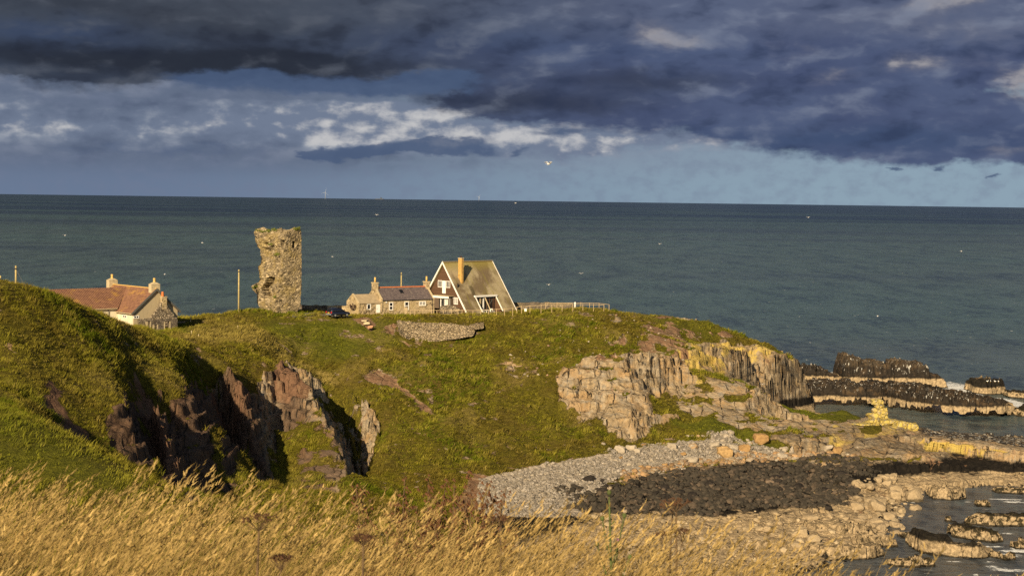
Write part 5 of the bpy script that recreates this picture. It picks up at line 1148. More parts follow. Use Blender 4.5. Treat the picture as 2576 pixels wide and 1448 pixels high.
def rockbar(name, front, back_d, top, mat, label, cat='rock', seed=1, n=None, m=50, edge=.16, block=2.2, amp=.35, group=None, ends=.06, lean=.0):
    """rock standing on the sea bed: front waterline points, thickness back_d, list of heights along its length"""
    fr = np.array([Z(X, Y, 0) for X, Y in front]); seg = np.concatenate([[0], np.cumsum(np.linalg.norm(np.diff(fr[:, :2], axis=0), axis=1))]); L = seg[-1]
    n = n or int(np.clip(L / .3, 40, 420)); s = np.linspace(0, L, n); t = np.linspace(0, 1, m) ** 1.5
    tb = np.interp(s / L, np.linspace(0, 1, len(np.atleast_1d(back_d))), np.atleast_1d(back_d)) if np.size(back_d) > 1 else np.full(n, back_d)
    bx = np.interp(s, seg, fr[:, 0]); by = np.interp(s, seg, fr[:, 1]); H = np.interp(s / L, [p[0] for p in top], [p[1] for p in top])
    X = bx[:, None] + np.zeros((1, m)) + lean * t[None] * tb[:, None]; Y = by[:, None] + t[None] * tb[:, None]
    X = X + fbm(X / 3, Y / 3, seed, 3) * .5; 
    zb = np.floor(fbm(X / 4, Y / 5, seed + 2) * 3)
    c1, d1 = cell(X / block + zb * 3.3, Y / (block * 1.6), seed + 3); c2, d2 = cell(X / .9, Y / 1.2, seed + 5)
    e = t[None] + (c1 - .5) * .045 * np.minimum(1, edge * 6) + (c2 - .5) * .008; prof = np.minimum(sstep(-.02, edge, e), sstep(1.02, 1 - edge, e))
    se = (s / L)[:, None] + (c1 - .5) * ends; prof = prof * np.minimum(sstep(-.01, ends, se), sstep(1.01, 1 - ends, se))
    h = H[:, None] * (1 + (c1 - .5) * amp) + fbm(X / 1.3, Y / 1.3, seed + 7, 4) * .5 + (c2 - .5) * .55
    st_ = (h * prof) / .8; q = np.floor(st_) + sstep(.35, .65, st_ - np.floor(st_))
    Zv = -1.2 + (1.2 + q * .8 * .55 + h * prof * .45) * sstep(0, .12, prof) + fbm(X / .6, Y / .6, seed + 8, 3) * .12
    V = np.stack([X, Y, Zv], -1).reshape(-1, 3); ia = (np.arange(n - 1)[:, None] * m + np.arange(m - 1)[None]).ravel()
    o0 = np.array([bx.mean(), by.mean() + tb.mean() / 2, 0]); o = np_mesh(name, V - o0, np.stack([ia, ia + m, ia + m + 1, ia + 1], 1), mat, None, False, loc=o0)
    return tag(o, label, cat, group, 'thing')
G1 = 'black sea rocks off the headland'
rockbar('sea_stack_ridge', [(2120, 972), (2200, 973), (2300, 974), (2385, 976)], [14, 16, 12], [(0, 3.0), (.05, 7.4), (.15, 6.8), (.165, 4.6), (.19, 6.2), (.40, 5.6), (.52, 4.2), (.54, 5.7), (.82, 5.5), (.84, 3.4), (.93, 2.6), (1, 1.4)], M_reef, 'tallest black sea rock with a pale base and bird-whitened top', 'sea rock', 3, group=G1, edge=.10, ends=.02, amp=.08)
rockbar('sea_rock', [(2010, 968), (2060, 968), (2125, 972)], [12, 10], [(0, 4.6), (.3, 4.3), (.6, 3.4), (1, 1.8)], M_reef, 'low dark sea rock between the headland cliff and the tall black ridge', 'sea rock', 4, group=G1, ends=.03)
rockbar('sea_rock', [(2020, 1019), (2120, 1022), (2200, 1024), (2262, 1020)], [15, 18], [(0, 4.2), (.5, 3.9), (.8, 3.7), (1, 3.2)], M_reef, 'long flat topped ledge with a pale band above the inlet', 'sea rock', 5, group=G1, edge=.025, ends=.02, amp=.32)
rockbar('sea_rock', [(2236, 1026), (2330, 1042), (2430, 1050), (2520, 1050), (2566, 1043)], [24, 22, 12], [(0, 3.4), (.25, 4.2), (.5, 3.9), (.75, 3.0), (.93, 2.0), (1, 1.4)], M_reef, 'long dark ledge sloping into the sea at right, pale along its foot', 'sea rock', 6, group=G1, edge=.03, ends=.03, amp=.42)
rockbar('sea_rock', [(2556, 1049), (2620, 1049), (2700, 1047)], [8, 6], [(0, 1.4), (1, 1.8)], M_weed, 'small black skerry at the right edge beyond the inlet', 'sea rock', 7, group=G1)
rockbar('sea_rock', [(2450, 990), (2490, 993), (2537, 991)], [9, 8], [(0, 2.2), (.2, 3.3), (.6, 3.4), (.85, 2.8), (1, 1.6)], M_cap, 'isolated tan rock in the surf with gulls on top', 'sea rock', 8, group=G1, edge=.2, ends=.06)
rockbar('sea_rock', [(2535, 1000), (2600, 1004)], [5, 5], [(0, 1.5), (1, 1.6)], M_weed, 'black skerry just right of the isolated tan rock', 'sea rock', 9, group=G1)
G2 = 'rocks in the shallows at lower right'
rockbar('shore_rock', [(2296, 1382), (2340, 1395), (2410, 1404), (2470, 1406), (2500, 1398)], [4.6, 4.0, 3.4], [(0, 1.3), (.12, 2.3), (.5, 2.2), (.55, 1.7), (.8, 1.4), (.9, .9), (1, .6)], M_cap, 'big pale block with a black cap at lower right', 'rock', 11, group=G2, block=1.6, edge=.14, amp=.18)
rockbar('shore_rock', [(2432, 1317), (2490, 1324), (2580, 1325), (2640, 1322)], 3.2, [(0, .7), (.3, 1.3), (.8, 1.5), (1, 1.3)], M_weed, 'long weed covered rock near the right edge', 'rock', 12, group=G2, block=1.1)
rockbar('shore_rock', [(2394, 1350), (2450, 1360), (2500, 1366), (2534, 1362)], 3.6, [(0, .9), (.4, 1.5), (.8, 1.1), (1, .6)], M_weed, 'weed covered rock behind the big pale block', 'rock', 13, group=G2, block=1.1)
rockbar('shore_rock', [(2238, 1424), (2290, 1428), (2352, 1424)], 2.2, [(0, .6), (.5, 1.0), (1, .5)], M_weed, 'weedy tan rock awash at the bottom right', 'rock', 14, group=G2, block=.9)
rockbar('shore_rock', [(2480, 1400), (2530, 1410), (2562, 1406)], 1.8, [(0, .7), (1, .6)], M_weed, 'flat dark rock trailing right from the big pale block', 'rock', 15, group=G2, block=.9)
rockbar('shore_rock', [(2346, 1256), (2390, 1260), (2432, 1255)], 5.0, [(0, 1.6), (.5, 1.9), (1, 1.2)], M_barn, 'square tan block standing in the shallows', 'rock', 16, group=G2, block=1.8, edge=.2, amp=.15)
rockbar('shore_rock', [(2456, 1274), (2490, 1275)], 2.0, [(0, .8), (1, .7)], M_weed, 'small weedy rock awash right of the square tan block', 'rock', 17, group=G2, block=.8)
rockbar('shore_rock', [(2548, 1381), (2600, 1383)], 1.6, [(0, .8), (1, .8)], M_weed, 'small black rock at the lower right frame edge', 'rock', 18, group=G2, block=.8)
rockbar('shore_rock', [(2380, 1312), (2410, 1314)], 1.4, [(0, .35), (1, .3)], M_weed, 'low black weed patch awash left of the long weedy rock', 'rock', 19, group=G2, block=.8)
rockbar('shore_rock', [(2040, 1400), (2110, 1410), (2190, 1408), (2230, 1398)], 3.4, [(0, 1.0), (.4, 1.6), (.8, 1.3), (1, .7)], M_barn, 'broken tan ledge with dark cracks left of the big pale block', 'rock', 20, group=G2, block=1.3)
rockbar('shore_rock', [(2030, 1345), (2120, 1352), (2210, 1350)], 4.6, [(0, 1.2), (.5, 1.6), (1, 1.0)], M_barn, 'tan ledge behind the broken ledge, weed in its cracks', 'rock', 21, group=G2, block=1.3)
rockbar('shore_rock', [(1880, 1392), (1960, 1396), (2030, 1392)], 3.0, [(0, .9), (.5, 1.2), (1, .9)], M_barn, 'low tan ledge at the inner end of the shallows', 'rock', 22, group=G2, block=1.2)
rockbar('shore_rock', [(2140, 1372), (2200, 1378), (2262, 1374)], 2.6, [(0, .8), (.5, 1.2), (1, .7)], M_barn, 'tan ledge end with weed in front of the broken ledges', 'rock', 23, group=G2, block=1.0)
rockbar('shore_rock', [(2262, 1352), (2300, 1356), (2345, 1352)], 1.8, [(0, .5), (.5, .8), (1, .4)], M_weed, 'weedy low rock just behind the black capped block', 'rock', 24, group=G2, block=.8)
rockbar('shore_rock', [(2560, 1218), (2620, 1220)], 4, [(0, 1.2), (1, 1.4)], M_barn, 'low tan ledge at the right edge above the shallows', 'rock', 25, group=G2, block=1.2)
rockbar('shore_rock', [(2470, 1200), (2530, 1205), (2600, 1206)], 5, [(0, 1.5), (.5, 1.9), (1, 1.8)], M_barn, 'long pale tan ledge at the right edge below the black band', 'rock', 26, group=G2, block=1.8)
rockbar('shore_rock', [(2505, 1240), (2560, 1243), (2610, 1242)], 2.4, [(0, .6), (1, .8)], M_weed, 'dark weedy rock in front of the pale tan ledge', 'rock', 27, group=G2, block=.9)
# yellow lichened pinnacle and its blocks on the low platform
M_yel = None
def m_yellow():
    m, N, bs, out = newmat('yellow lichened stone'); tc = N.n('ShaderNodeTexCoord').outputs['Object']
    f = N.noise(tc, 1.6, 6, .68); g = N.noise(tc, .6, 4, .6); v = N.voro(N.warp(tc, 1.5, .3), 1.1, 'DISTANCE_TO_EDGE')
    c = N.mix(g, (.44, .30, .055), (.48, .41, .13)); c = N.mix(N.step(f, .48, .62), c, (.34, .29, .20)); c = N.mix(N.step(v, .03, .005), c, (.10, .08, .05))
    N.set(bs.inputs['Base Color'], c); bs.inputs['Roughness'].default_value = .95; bump(N, bs, N.math('ADD', f, N.step(v, 0, .12)), .9, .12); return m
M_yel = m_yellow()
ICO = {}
def ico(sub):
    if sub not in ICO:
        bm = bmesh.new(); bmesh.ops.create_icosphere(bm, subdivisions=sub, radius=1); ICO[sub] = (np.array([v.co[:] for v in bm.verts]), np.array([[v.index for v in f.verts] for f in bm.faces])); bm.free()
    return ICO[sub]
def rock_shape(seed, sub=3, box=.5, rough=.28):
    V, Fc = ico(sub); V = V.copy(); r = np.random.default_rng(seed)
    m = np.abs(V).max(1, keepdims=True); V = V * (1 - box) + V / m * box * .8
    for _ in range(5):           # plane cuts
        n = r.normal(size=3); n /= np.linalg.norm(n); k = r.uniform(.55, .85); d = V @ n; V = V - np.clip(d - k, 0, None)[:, None] * n * .9
    nz = fbm(V[:, 0] * 1.3 + seed, V[:, 1] * 1.3 + V[:, 2] * 1.7, seed, 4); return V * (1 + rough * nz)[:, None], Fc
stk = empty('rock_pinnacle', P(2205, 1064, 287), 0, 'yellow lichened rock pinnacle standing on the low platform', 'rock pinnacle')
for i, (x, y, z, sx, sy, sz, rz) in enumerate(((0, 0, .3, 2.9, 1.6, .8, .1), (.2, 0, 1.35, 2.2, 1.3, .85, .2), (.5, .1, 2.3, 1.65, 1.2, .75, -.1), (.35, 0, 3.2, 1.05, 1.0, .65, .3), (.0, 0, 4.0, 1.45, 1.1, .6, .0))):
    V, Fc = rock_shape(100 + i, 4, .8, .22); c, s_ = math.cos(rz), math.sin(rz); V = V * (sx, sy, sz); V = np.stack([V[:, 0] * c - V[:, 1] * s_, V[:, 0] * s_ + V[:, 1] * c, V[:, 2]], 1) + (x, y, z)
    np_mesh('stone_block', V, Fc, M_yel, stk)
for i, (X, Y, d, sx, sy, sz, lb) in enumerate(((2235, 1062, 284, 2.2, 1.6, .7, 'orange yellow slab at the foot of the pinnacle'), (2268, 1068, 282, 1.9, 1.6, .8, 'yellow slab second right of the pinnacle'), (2290, 1074, 281, 1.5, 1.5, .9, 'yellow slab at the outer end of the low platform'), (2236, 1084, 279, 1.3, .9, .9, 'orange block set in the platform face below the slabs'), (2160, 1072, 284, 2.6, 1.6, .8, 'yellow ledge block left below the pinnacle'))):
    V, Fc = rock_shape(120 + i, 4, .85, .16); q = P(X, Y, d); tag(np_mesh('rock_slab', V * (sx, sy, sz), Fc, M_yel, loc=q), lb, 'rock', 'yellow slabs by the pinnacle')
for i, (X, Y, d, sx, sy, sz, lb, mt_) in enumerate(((918, 806, 303, .85, .6, .22, 'flat sandstone slab on top of the little pile below the lane', M_cope), (923, 813, 302, .75, .6, .38, 'sandstone block under the flat slab', M_cope), (932, 822, 300.5, .7, .6, .4, 'reddish block at the bottom of the little pile', M_terra))):
    V, Fc = rock_shape(140 + i, 3, .8, .15); tag(np_mesh('stone_slab', V * (sx, sy, sz), Fc, mt_ if mt_ is not M_terra else simple('reddish stone', (.40, .22, .12), .9, .3, 3), loc=P(X, Y, d)), lb, 'stone')
# ------------------------------------------------------------------ boulders
m_b, N, bs, out = newmat('shore boulder'); tc = N.n('ShaderNodeTexCoord').outputs['Object']; oi = N.n('ShaderNodeObjectInfo')
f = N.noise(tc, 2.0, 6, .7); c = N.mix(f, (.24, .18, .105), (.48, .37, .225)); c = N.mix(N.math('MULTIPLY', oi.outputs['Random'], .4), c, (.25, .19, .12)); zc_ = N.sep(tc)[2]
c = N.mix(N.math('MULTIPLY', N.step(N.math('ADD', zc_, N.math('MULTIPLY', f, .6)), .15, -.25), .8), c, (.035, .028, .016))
N.set(bs.inputs['Base Color'], c); bs.inputs['Roughness'].default_value = .9; bump(N, bs, f, .8, .15)
m_bw, N, bs, out = newmat('pale beach boulder'); tc = N.n('ShaderNodeTexCoord').outputs['Object']; oi = N.n('ShaderNodeObjectInfo')
f = N.noise(tc, 2.0, 6, .7); c = N.mix(f, (.26, .21, .15), (.50, .43, .33)); c = N.mix(N.step(oi.outputs['Random'], .6, .85), c, N.mix(f, (.22, .13, .05), (.42, .26, .11))); N.set(bs.inputs['Base Color'], c); bs.inputs['Roughness'].default_value = .9; bump(N, bs, f, .8, .15)
m_bd, N, bs, out = newmat('black lichened boulder'); tc = N.n('ShaderNodeTexCoord').outputs['Object']; oi = N.n('ShaderNodeObjectInfo')
f = N.noise(tc, 2.0, 6, .7); c = N.mix(f, (.009, .008, .007), (.040, .031, .024)); c = N.mix(N.step(oi.outputs['Random'], .88, .95), c, N.mix(f, (.10, .07, .045), (.26, .19, .13))); N.set(bs.inputs['Base Color'], c); bs.inputs['Roughness'].default_value = .8; bump(N, bs, f, .8, .15)
def scatter(name, n, areas, mat, smin, smax, label, cat, group, seed, flat=.65, boxy=.45, sink=.35, zones=()):
    r = np.random.default_rng(seed); protos = []
    for k in range(6):
        V, Fc = rock_shape(seed * 10 + k, 3, boxy, .3); me_o = np_mesh(name, V * (1, .85, flat), Fc, mat); protos.append(me_o)
    used = set(); tot = sum(a[4] for a in areas); made = 0; tries = 0
    while made < n and tries < n * 20:
        tries += 1
        u = r.uniform(0, tot); 
        for a in areas:
            u -= a[4]
            if u <= 0: break
        X, Y = r.uniform(a[0], a[1]), r.uniform(a[2], a[3]); q = hit(X, Y, GZF)
        if q[2] < -.28: continue
        s = smin + (smax - smin) * r.random() ** 2.6; k = int(r.integers(6)); o = protos[k]
        if k in used: o = o.copy(); COL.objects.link(o)
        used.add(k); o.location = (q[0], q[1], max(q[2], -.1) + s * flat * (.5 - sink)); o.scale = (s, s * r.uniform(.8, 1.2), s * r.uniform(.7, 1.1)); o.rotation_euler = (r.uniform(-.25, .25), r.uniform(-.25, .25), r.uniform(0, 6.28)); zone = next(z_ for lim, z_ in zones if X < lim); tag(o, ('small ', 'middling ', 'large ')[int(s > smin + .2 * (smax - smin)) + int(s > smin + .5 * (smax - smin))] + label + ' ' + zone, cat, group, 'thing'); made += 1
    for k in range(6):
        if k not in used: bpy.data.objects.remove(protos[k])
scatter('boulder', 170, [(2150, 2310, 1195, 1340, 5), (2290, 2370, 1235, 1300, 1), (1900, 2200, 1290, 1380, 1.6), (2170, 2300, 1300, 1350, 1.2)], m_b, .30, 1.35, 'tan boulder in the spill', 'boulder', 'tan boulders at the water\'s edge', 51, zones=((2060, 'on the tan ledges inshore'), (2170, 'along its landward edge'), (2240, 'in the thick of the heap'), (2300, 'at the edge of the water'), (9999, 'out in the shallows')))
scatter('beach_boulder', 60, [(1500, 1900, 1115, 1180, 3), (1740, 1960, 1085, 1150, 3), (1960, 2160, 1125, 1160, 2), (1650, 1900, 1095, 1120, 1)], m_bw, .35, 1.25, 'pale or rusty boulder', 'boulder', 'boulders on the shingle', 52, .75, .6, zones=((1650, 'near the inner end of the shingle'), (1750, 'on the middle of the shingle'), (1900, 'on the shingle below the grass bank'), (9999, 'at the foot of the low platform')))
scatter('dark_boulder', 90, [(1480, 1750, 1200, 1290, 3), (1700, 2100, 1160, 1280, 5), (1900, 2200, 1170, 1250, 2)], m_bd, .3, 1.1, 'blackened boulder', 'boulder', 'black boulders on the shore', 53, .7, .6, zones=((1700, 'at the inner end of the dark rubble band'), (1900, 'in the middle of the dark rubble band'), (2050, 'in the dark band below the rock platform'), (9999, 'at the outer end of the dark band')))
for X, Y, s, lb in ((2252, 1240, 1.7, 'largest boulder in the spill, upright with a second one leaning on it'), (2252, 1248, 1.2, 'boulder leaning in front of the largest one'), (2300, 1246, 1.75, 'squared boulder left of the square tan block'), (2010, 1345, 1.5, 'broad tan boulder at the left of the boulder spill'), (2205, 1275, 1.6, 'flat broad boulder in the middle of the spill')):
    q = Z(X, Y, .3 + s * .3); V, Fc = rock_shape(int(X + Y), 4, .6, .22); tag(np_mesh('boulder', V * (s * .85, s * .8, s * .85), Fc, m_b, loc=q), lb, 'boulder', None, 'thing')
for X, Y, s, lb in ((1822, 1147, 1.5, 'large rusty brown boulder on the shingle'), (1690, 1128, .9, 'squared grey boulder at the grass edge of the shingle'), (1915, 1112, 1.5, 'tall pale slab boulder below the rock platform')):
    q = hit(X, Y, GZF); V, Fc = rock_shape(int(X + Y), 4, .6, .22); tag(np_mesh('beach_boulder', V * (s, s * .85, s * .8), Fc, simple('rusty stone', (.34, .22, .095), .9, .4, 2) if s == 1.5 and X < 1900 else m_bw, loc=q + np.array([0, 0, s * .3])), lb, 'boulder', None, 'thing')
# ------------------------------------------------------------------ shingle and rubble nobody could count
def pebbles(name, n, poly, smin, smax, cols, label, seed, jit=1.0, zmin=-.2):
    r = np.random.default_rng(seed); pl = [hit(a, b, GZF)[:2] for a, b in poly]; px = np.array([p[0] for p in pl]); py = np.array([p[1] for p in pl])
    x = r.uniform(px.min(), px.max(), n * 6); y = r.uniform(py.min(), py.max(), n * 6); jx = x + fbm(x / 4, y / 4, seed) * 3 * jit; jy = y + fbm(x / 4, y / 4, seed + 1) * 3 * jit
    k = inpoly(jx, jy, pl); x = x[k][:n]; y = y[k][:n]; n = len(x); z = ground(x, y); k = z > zmin; x, y, z = x[k], y[k], z[k]; n = len(x)
    V0, Fc = ico(1); V0 = V0 * (1, .85, .62); sh = [rock_shape(seed + 50 + i, 2 if False else 1, .5, .35)[0] * (1, .85, .65) for i in range(8)]
    s = smin + (smax - smin) * r.random(n) ** 3.2; a = r.uniform(0, 6.28, n); B = np.array(sh)[r.integers(0, 8, n)]; ca, sa_ = np.cos(a)[:, None], np.sin(a)[:, None]
    X = B[:, :, 0] * ca - B[:, :, 1] * sa_; Y = B[:, :, 0] * sa_ + B[:, :, 1] * ca
    V = np.stack([X * s[:, None] + x[:, None], Y * s[:, None] + y[:, None], B[:, :, 2] * s[:, None] + (z + s * .2)[:, None]], -1).reshape(-1, 3)
    FF = (Fc[None] + (np.arange(n) * len(V0))[:, None, None]).reshape(-1, 3)
    C = np.array(cols)[r.integers(0, len(cols), n)] * r.uniform(.6, 1.25, n)[:, None]; C = np.repeat(np.concatenate([C, np.ones((n, 1))], 1), len(V0), 0)
    m, N, bs, out = newmat(name + ' stone'); ca_ = N.n('ShaderNodeVertexColor', layer_name='tint'); N.set(bs.inputs['Base Color'], N.mix(N.math('MULTIPLY', N.noise(N.n('ShaderNodeTexCoord').outputs['Object'], 5, 4), .5), ca_.outputs[0], (.12, .10, .07))); bs.inputs['Roughness'].default_value = .9
    o = np_mesh(name, V, FF, m, None, False, {'tint': C}); return tag(o, label, 'shingle', None, 'stuff')
pebbles('shingle', 19000, [(1215, 1196), (1300, 1180), (1400, 1166), (1500, 1146), (1600, 1126), (1700, 1112), (1780, 1106), (1800, 1088), (1835, 1080), (1870, 1112), (1960, 1128), (2060, 1144), (1900, 1150), (1700, 1172), (1560, 1202), (1490, 1236), (1470, 1262), (1330, 1300), (1195, 1300)], .08, .36, [(.33, .29, .24), (.25, .22, .18), (.42, .37, .31), (.19, .165, .135), (.34, .29, .22)], 'pale grey shingle on the upper beach', 61, .9)
pebbles('rusty_rubble', 1500, [(1560, 1185), (1700, 1160), (1850, 1140), (2000, 1140), (2150, 1140), (2160, 1154), (1900, 1158), (1700, 1180), (1560, 1212)], .15, .7, [(.34, .20, .09), (.40, .25, .12), (.28, .20, .13), (.38, .30, .2)], 'rust coloured rubble along the lower edge of the shingle', 62, .6)
pebbles('black_rubble', 7500, [(1430, 1240), (1500, 1226), (1700, 1186), (1900, 1162), (2210, 1158), (2200, 1196), (2090, 1272), (1900, 1290), (1600, 1290), (1400, 1285)], .15, .75, [(.016, .014, .012), (.028, .023, .018), (.012, .010, .009), (.040, .032, .024), (.09, .064, .044)], 'black lichened rubble below the shingle', 63, 1.4)
pebbles('tan_rubble', 800, [(1500, 1300), (1800, 1295), (2080, 1295), (2195, 1222), (2290, 1215), (2330, 1260), (2230, 1340), (2120, 1420), (1800, 1430), (1500, 1400)], .12, .7, [(.42, .32, .19), (.36, .27, .16), (.47, .37, .23), (.28, .21, .12)], 'tan barnacled stones strewn over the lower shore', 64, .6, -.3)
pebbles('slope_stones', 260, [(1400, 820), (1560, 790), (1700, 840), (1760, 880), (1640, 1000), (1560, 1090), (1450, 1000), (1380, 960), (1280, 940), (1260, 900)], .08, .38, [(.42, .34, .24), (.36, .22, .14), (.5, .43, .33)], 'loose stones on the crumbling headland slope', 65, .6)
# ------------------------------------------------------------------ grass
def blade_mat(name, sheen=.35):
    m = bpy.data.materials.new(name); m.use_nodes = True; t = m.node_tree; t.nodes.clear(); N = NT(t); out = t.nodes.new('ShaderNodeOutputMaterial')
    c = N.n('ShaderNodeVertexColor', layer_name='tint').outputs[0]
    d = N.n('ShaderNodeBsdfDiffuse', {0: c}); tr = N.n('ShaderNodeBsdfTranslucent', {0: c}); mx = N.n('ShaderNodeMixShader', {0: sheen, 1: d.outputs[0], 2: tr.outputs[0]})
    t.links.new(mx.outputs[0], out.inputs[0]); return m
def blades(x, y, z, h, w, lean, az, col, nseg=2, face=None, rs=None):
    """tapered ribbons: root, lean vector, colour at root/tip"""
    n = len(x); t = np.linspace(0, 1, nseg + 1); ax, ay = np.cos(az), np.sin(az)
    fx, fy = (np.cos(face), np.sin(face)) if face is not None else (-ay, ax)
    V = np.zeros((n, nseg * 2 + 1, 3)); C = np.ones((n, nseg * 2 + 1, 4))
    for k in range(nseg):
        ww = w * (1 - t[k] * .75) / 2; cx = x + ax * lean * h * t[k] ** 1.7; cy = y + ay * lean * h * t[k] ** 1.7; cz = z + h * t[k] * (1 - .25 * lean * t[k])
        for s_, q in ((-1, 0), (1, 1)):
            V[:, k * 2 + q] = np.stack([cx + s_ * fx * ww, cy + s_ * fy * ww, cz], -1); C[:, k * 2 + q, :3] = col * (.62 + .38 * t[k])  # tint darkens to the root, painting the shade low between blades
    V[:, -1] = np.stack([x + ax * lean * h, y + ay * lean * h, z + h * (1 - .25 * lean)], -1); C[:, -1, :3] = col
    m = nseg * 2 + 1; base = (np.arange(n) * m)[:, None, None]; tri = []
    for k in range(nseg - 1): a = k * 2; tri += [[a, a + 1, a + 3], [a, a + 3, a + 2]]
    a = (nseg - 1) * 2; tri.append([a, a + 1, a + 2]); Fc = (np.array(tri)[None] + base).reshape(-1, 3)
    return V.reshape(-1, 3), Fc, C.reshape(-1, 4)
def join(parts):
    V, Fc, C = [], [], []; n = 0
    for v, f, c in parts: V.append(v); Fc.append(f + n); C.append(c); n += len(v)
    return np.concatenate(V), np.concatenate(Fc), np.concatenate(C)
# --- turf on hill, headland and spur: clumps of blades
M_turf = blade_mat('turf blades', .3)
r = np.random.default_rng(5)
def turf(n, d0, d1, u0, u1, seed):
    r = np.random.default_rng(seed); d = np.sqrt(r.uniform(d0 ** 2, d1 ** 2, n)); u = r.uniform(u0, u1, n); x = u * d; y = d
    jj = np.clip(np.interp(u, us, np.arange(NC)).astype(int), 0, NC - 1); ii = np.clip(np.searchsorted(ds, d), 0, NR - 1)
    g = grass[ii, jj]; k = r.random(n) < sstep(.35, .8, g) * (1 - .3 * lush[ii, jj]); x, y, ii, jj = x[k], y[k], ii[k], jj[k]; n = len(x); z = ground(x, y)
    a = fbm(x / 7, y / 7, 101, 4); b = fbm(x / 1.8, y / 1.8, 102, 3); c0 = fbm(x / 16, y / 16, 104, 3); dr_ = dry[ii, jj]; lu_ = lush[ii, jj]
    # hide what no sight line could reach is left to the terrain; colours per clump
    base = np.stack([np.full(n, .188), np.full(n, .172), np.full(n, .017)], 1)
    straw = np.array([.30, .235, .062]); green = np.array([.115, .145, .010]); bright = np.array([.17, .185, .018]); brown = np.array([.115, .068, .022]); yel = np.array([.31, .27, .04])
    def mixc(A, B, t): return A * (1 - t[:, None]) + B * t[:, None]
    c = mixc(base, green, sstep(.0, .45, a)); c = mixc(c, yel, .75 * sstep(.05, .5, b)); c = mixc(c, brown, .5 * sstep(.1, .4, -a + .3 * b) ); c = mixc(c, yel, .5 * sstep(.1, .4, c0)); c = mixc(c, straw, np.clip(dr_ * .95 + (r.random(n) < .07), 0, 1)); c = mixc(c, bright, lu_ * .7)
    c = c * r.uniform(.4, 1.5, n)[:, None]
    parts = []; hh = (.15 + .34 * sstep(-.2, .5, b + .4 * a) + .14 * dr_) * (1 - .5 * lu_) * r.uniform(.5, 1.7, n)
    for q in range(5):
        az = r.normal(.2, .8, n); h = hh * r.uniform(.6, 1.25, n); w = r.uniform(.06, .13, n) * (.6 + .7 * sstep(150, 300, y))
        parts.append(blades(x + r.normal(0, .16, n), y + r.normal(0, .16, n), z - .05, h, w, r.uniform(.2, .9, n), az, c * r.uniform(.75, 1.25, n)[:, None], 1 if q % 2 else 2, r.uniform(-.7, .7, n)))
    return parts
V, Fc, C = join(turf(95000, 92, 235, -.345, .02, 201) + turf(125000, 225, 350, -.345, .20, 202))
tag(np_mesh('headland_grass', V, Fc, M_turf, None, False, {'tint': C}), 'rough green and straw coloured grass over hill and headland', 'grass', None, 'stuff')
# --- tall dry grass round the viewpoint
M_straw = blade_mat('dry grass blades', .25)
def fg_points(n, seed, d0, d1):
    r = np.random.default_rng(seed); d = np.sqrt(r.uniform(d0 ** 2, d1 ** 2, n)); u = r.uniform(-.5, .5, n); return r, u, u * d, d, ground(u * d, d)
parts = []
GREEN = lambda x, y: sstep(.05, .45, fbm(x / 1.1, y / 1.6, 301, 3) + .16 * sstep(0, .25, x / y) + .20)
def lawn(n, seed, d0, d1, h0, h1, w0, w1, kind):
    r, u, x, y, z = fg_points(n, seed, d0, d1); g = GREEN(x, y); n = len(x)
    if kind == 'green': k = r.random(n) < .4 + .6 * g
    else: k = r.random(n) < 1 - .62 * g
    x, y, z, u, g = x[k], y[k], z[k], u[k], g[k]; n = len(x)
    if kind == 'green': c = np.array([.085, .125, .014]) * (1 - .7 * r.random((n, 1))) + np.array([.10, .07, .012]) * r.random((n, 1)) * .6
    else:
        t = r.random((n, 1)); c = np.array([.61, .42, .14]) * (1 - t) + np.array([.46, .315, .11]) * t; c = np.where(r.random((n, 1)) < .12, np.array([.30, .15, .05]), c); c = np.where(r.random((n, 1)) < .2, np.array([.30, .28, .05]), c); c = c * r.uniform(.22, 1.2, (n, 1))
    h = r.uniform(h0, h1, n) * 1.0; az = r.normal(.08, .75, n); lean = r.uniform(.12, .7, n)
    return r, x, y, z, h, az, lean, c, n
for kind, n, seed, d0, d1, h0, h1, w0, w1 in (('dry', 14000, 311, 4.4, 9, .30, .72, .003, .007), ('dry', 19000, 312, 8, 13.5, .32, .76, .0035, .009), ('green', 32000, 313, 4.4, 9, .20, .48, .004, .009), ('green', 29000, 314, 8, 13.5, .20, .46, .005, .010)):
    r, x, y, z, h, az, lean, c, n = lawn(n, seed, d0, d1, h0, h1, w0, w1, kind)
    parts.append(blades(x, y, z - .02, h, r.uniform(w0, w1, n), lean, az, c, 4, r.uniform(-.6, .6, n)))
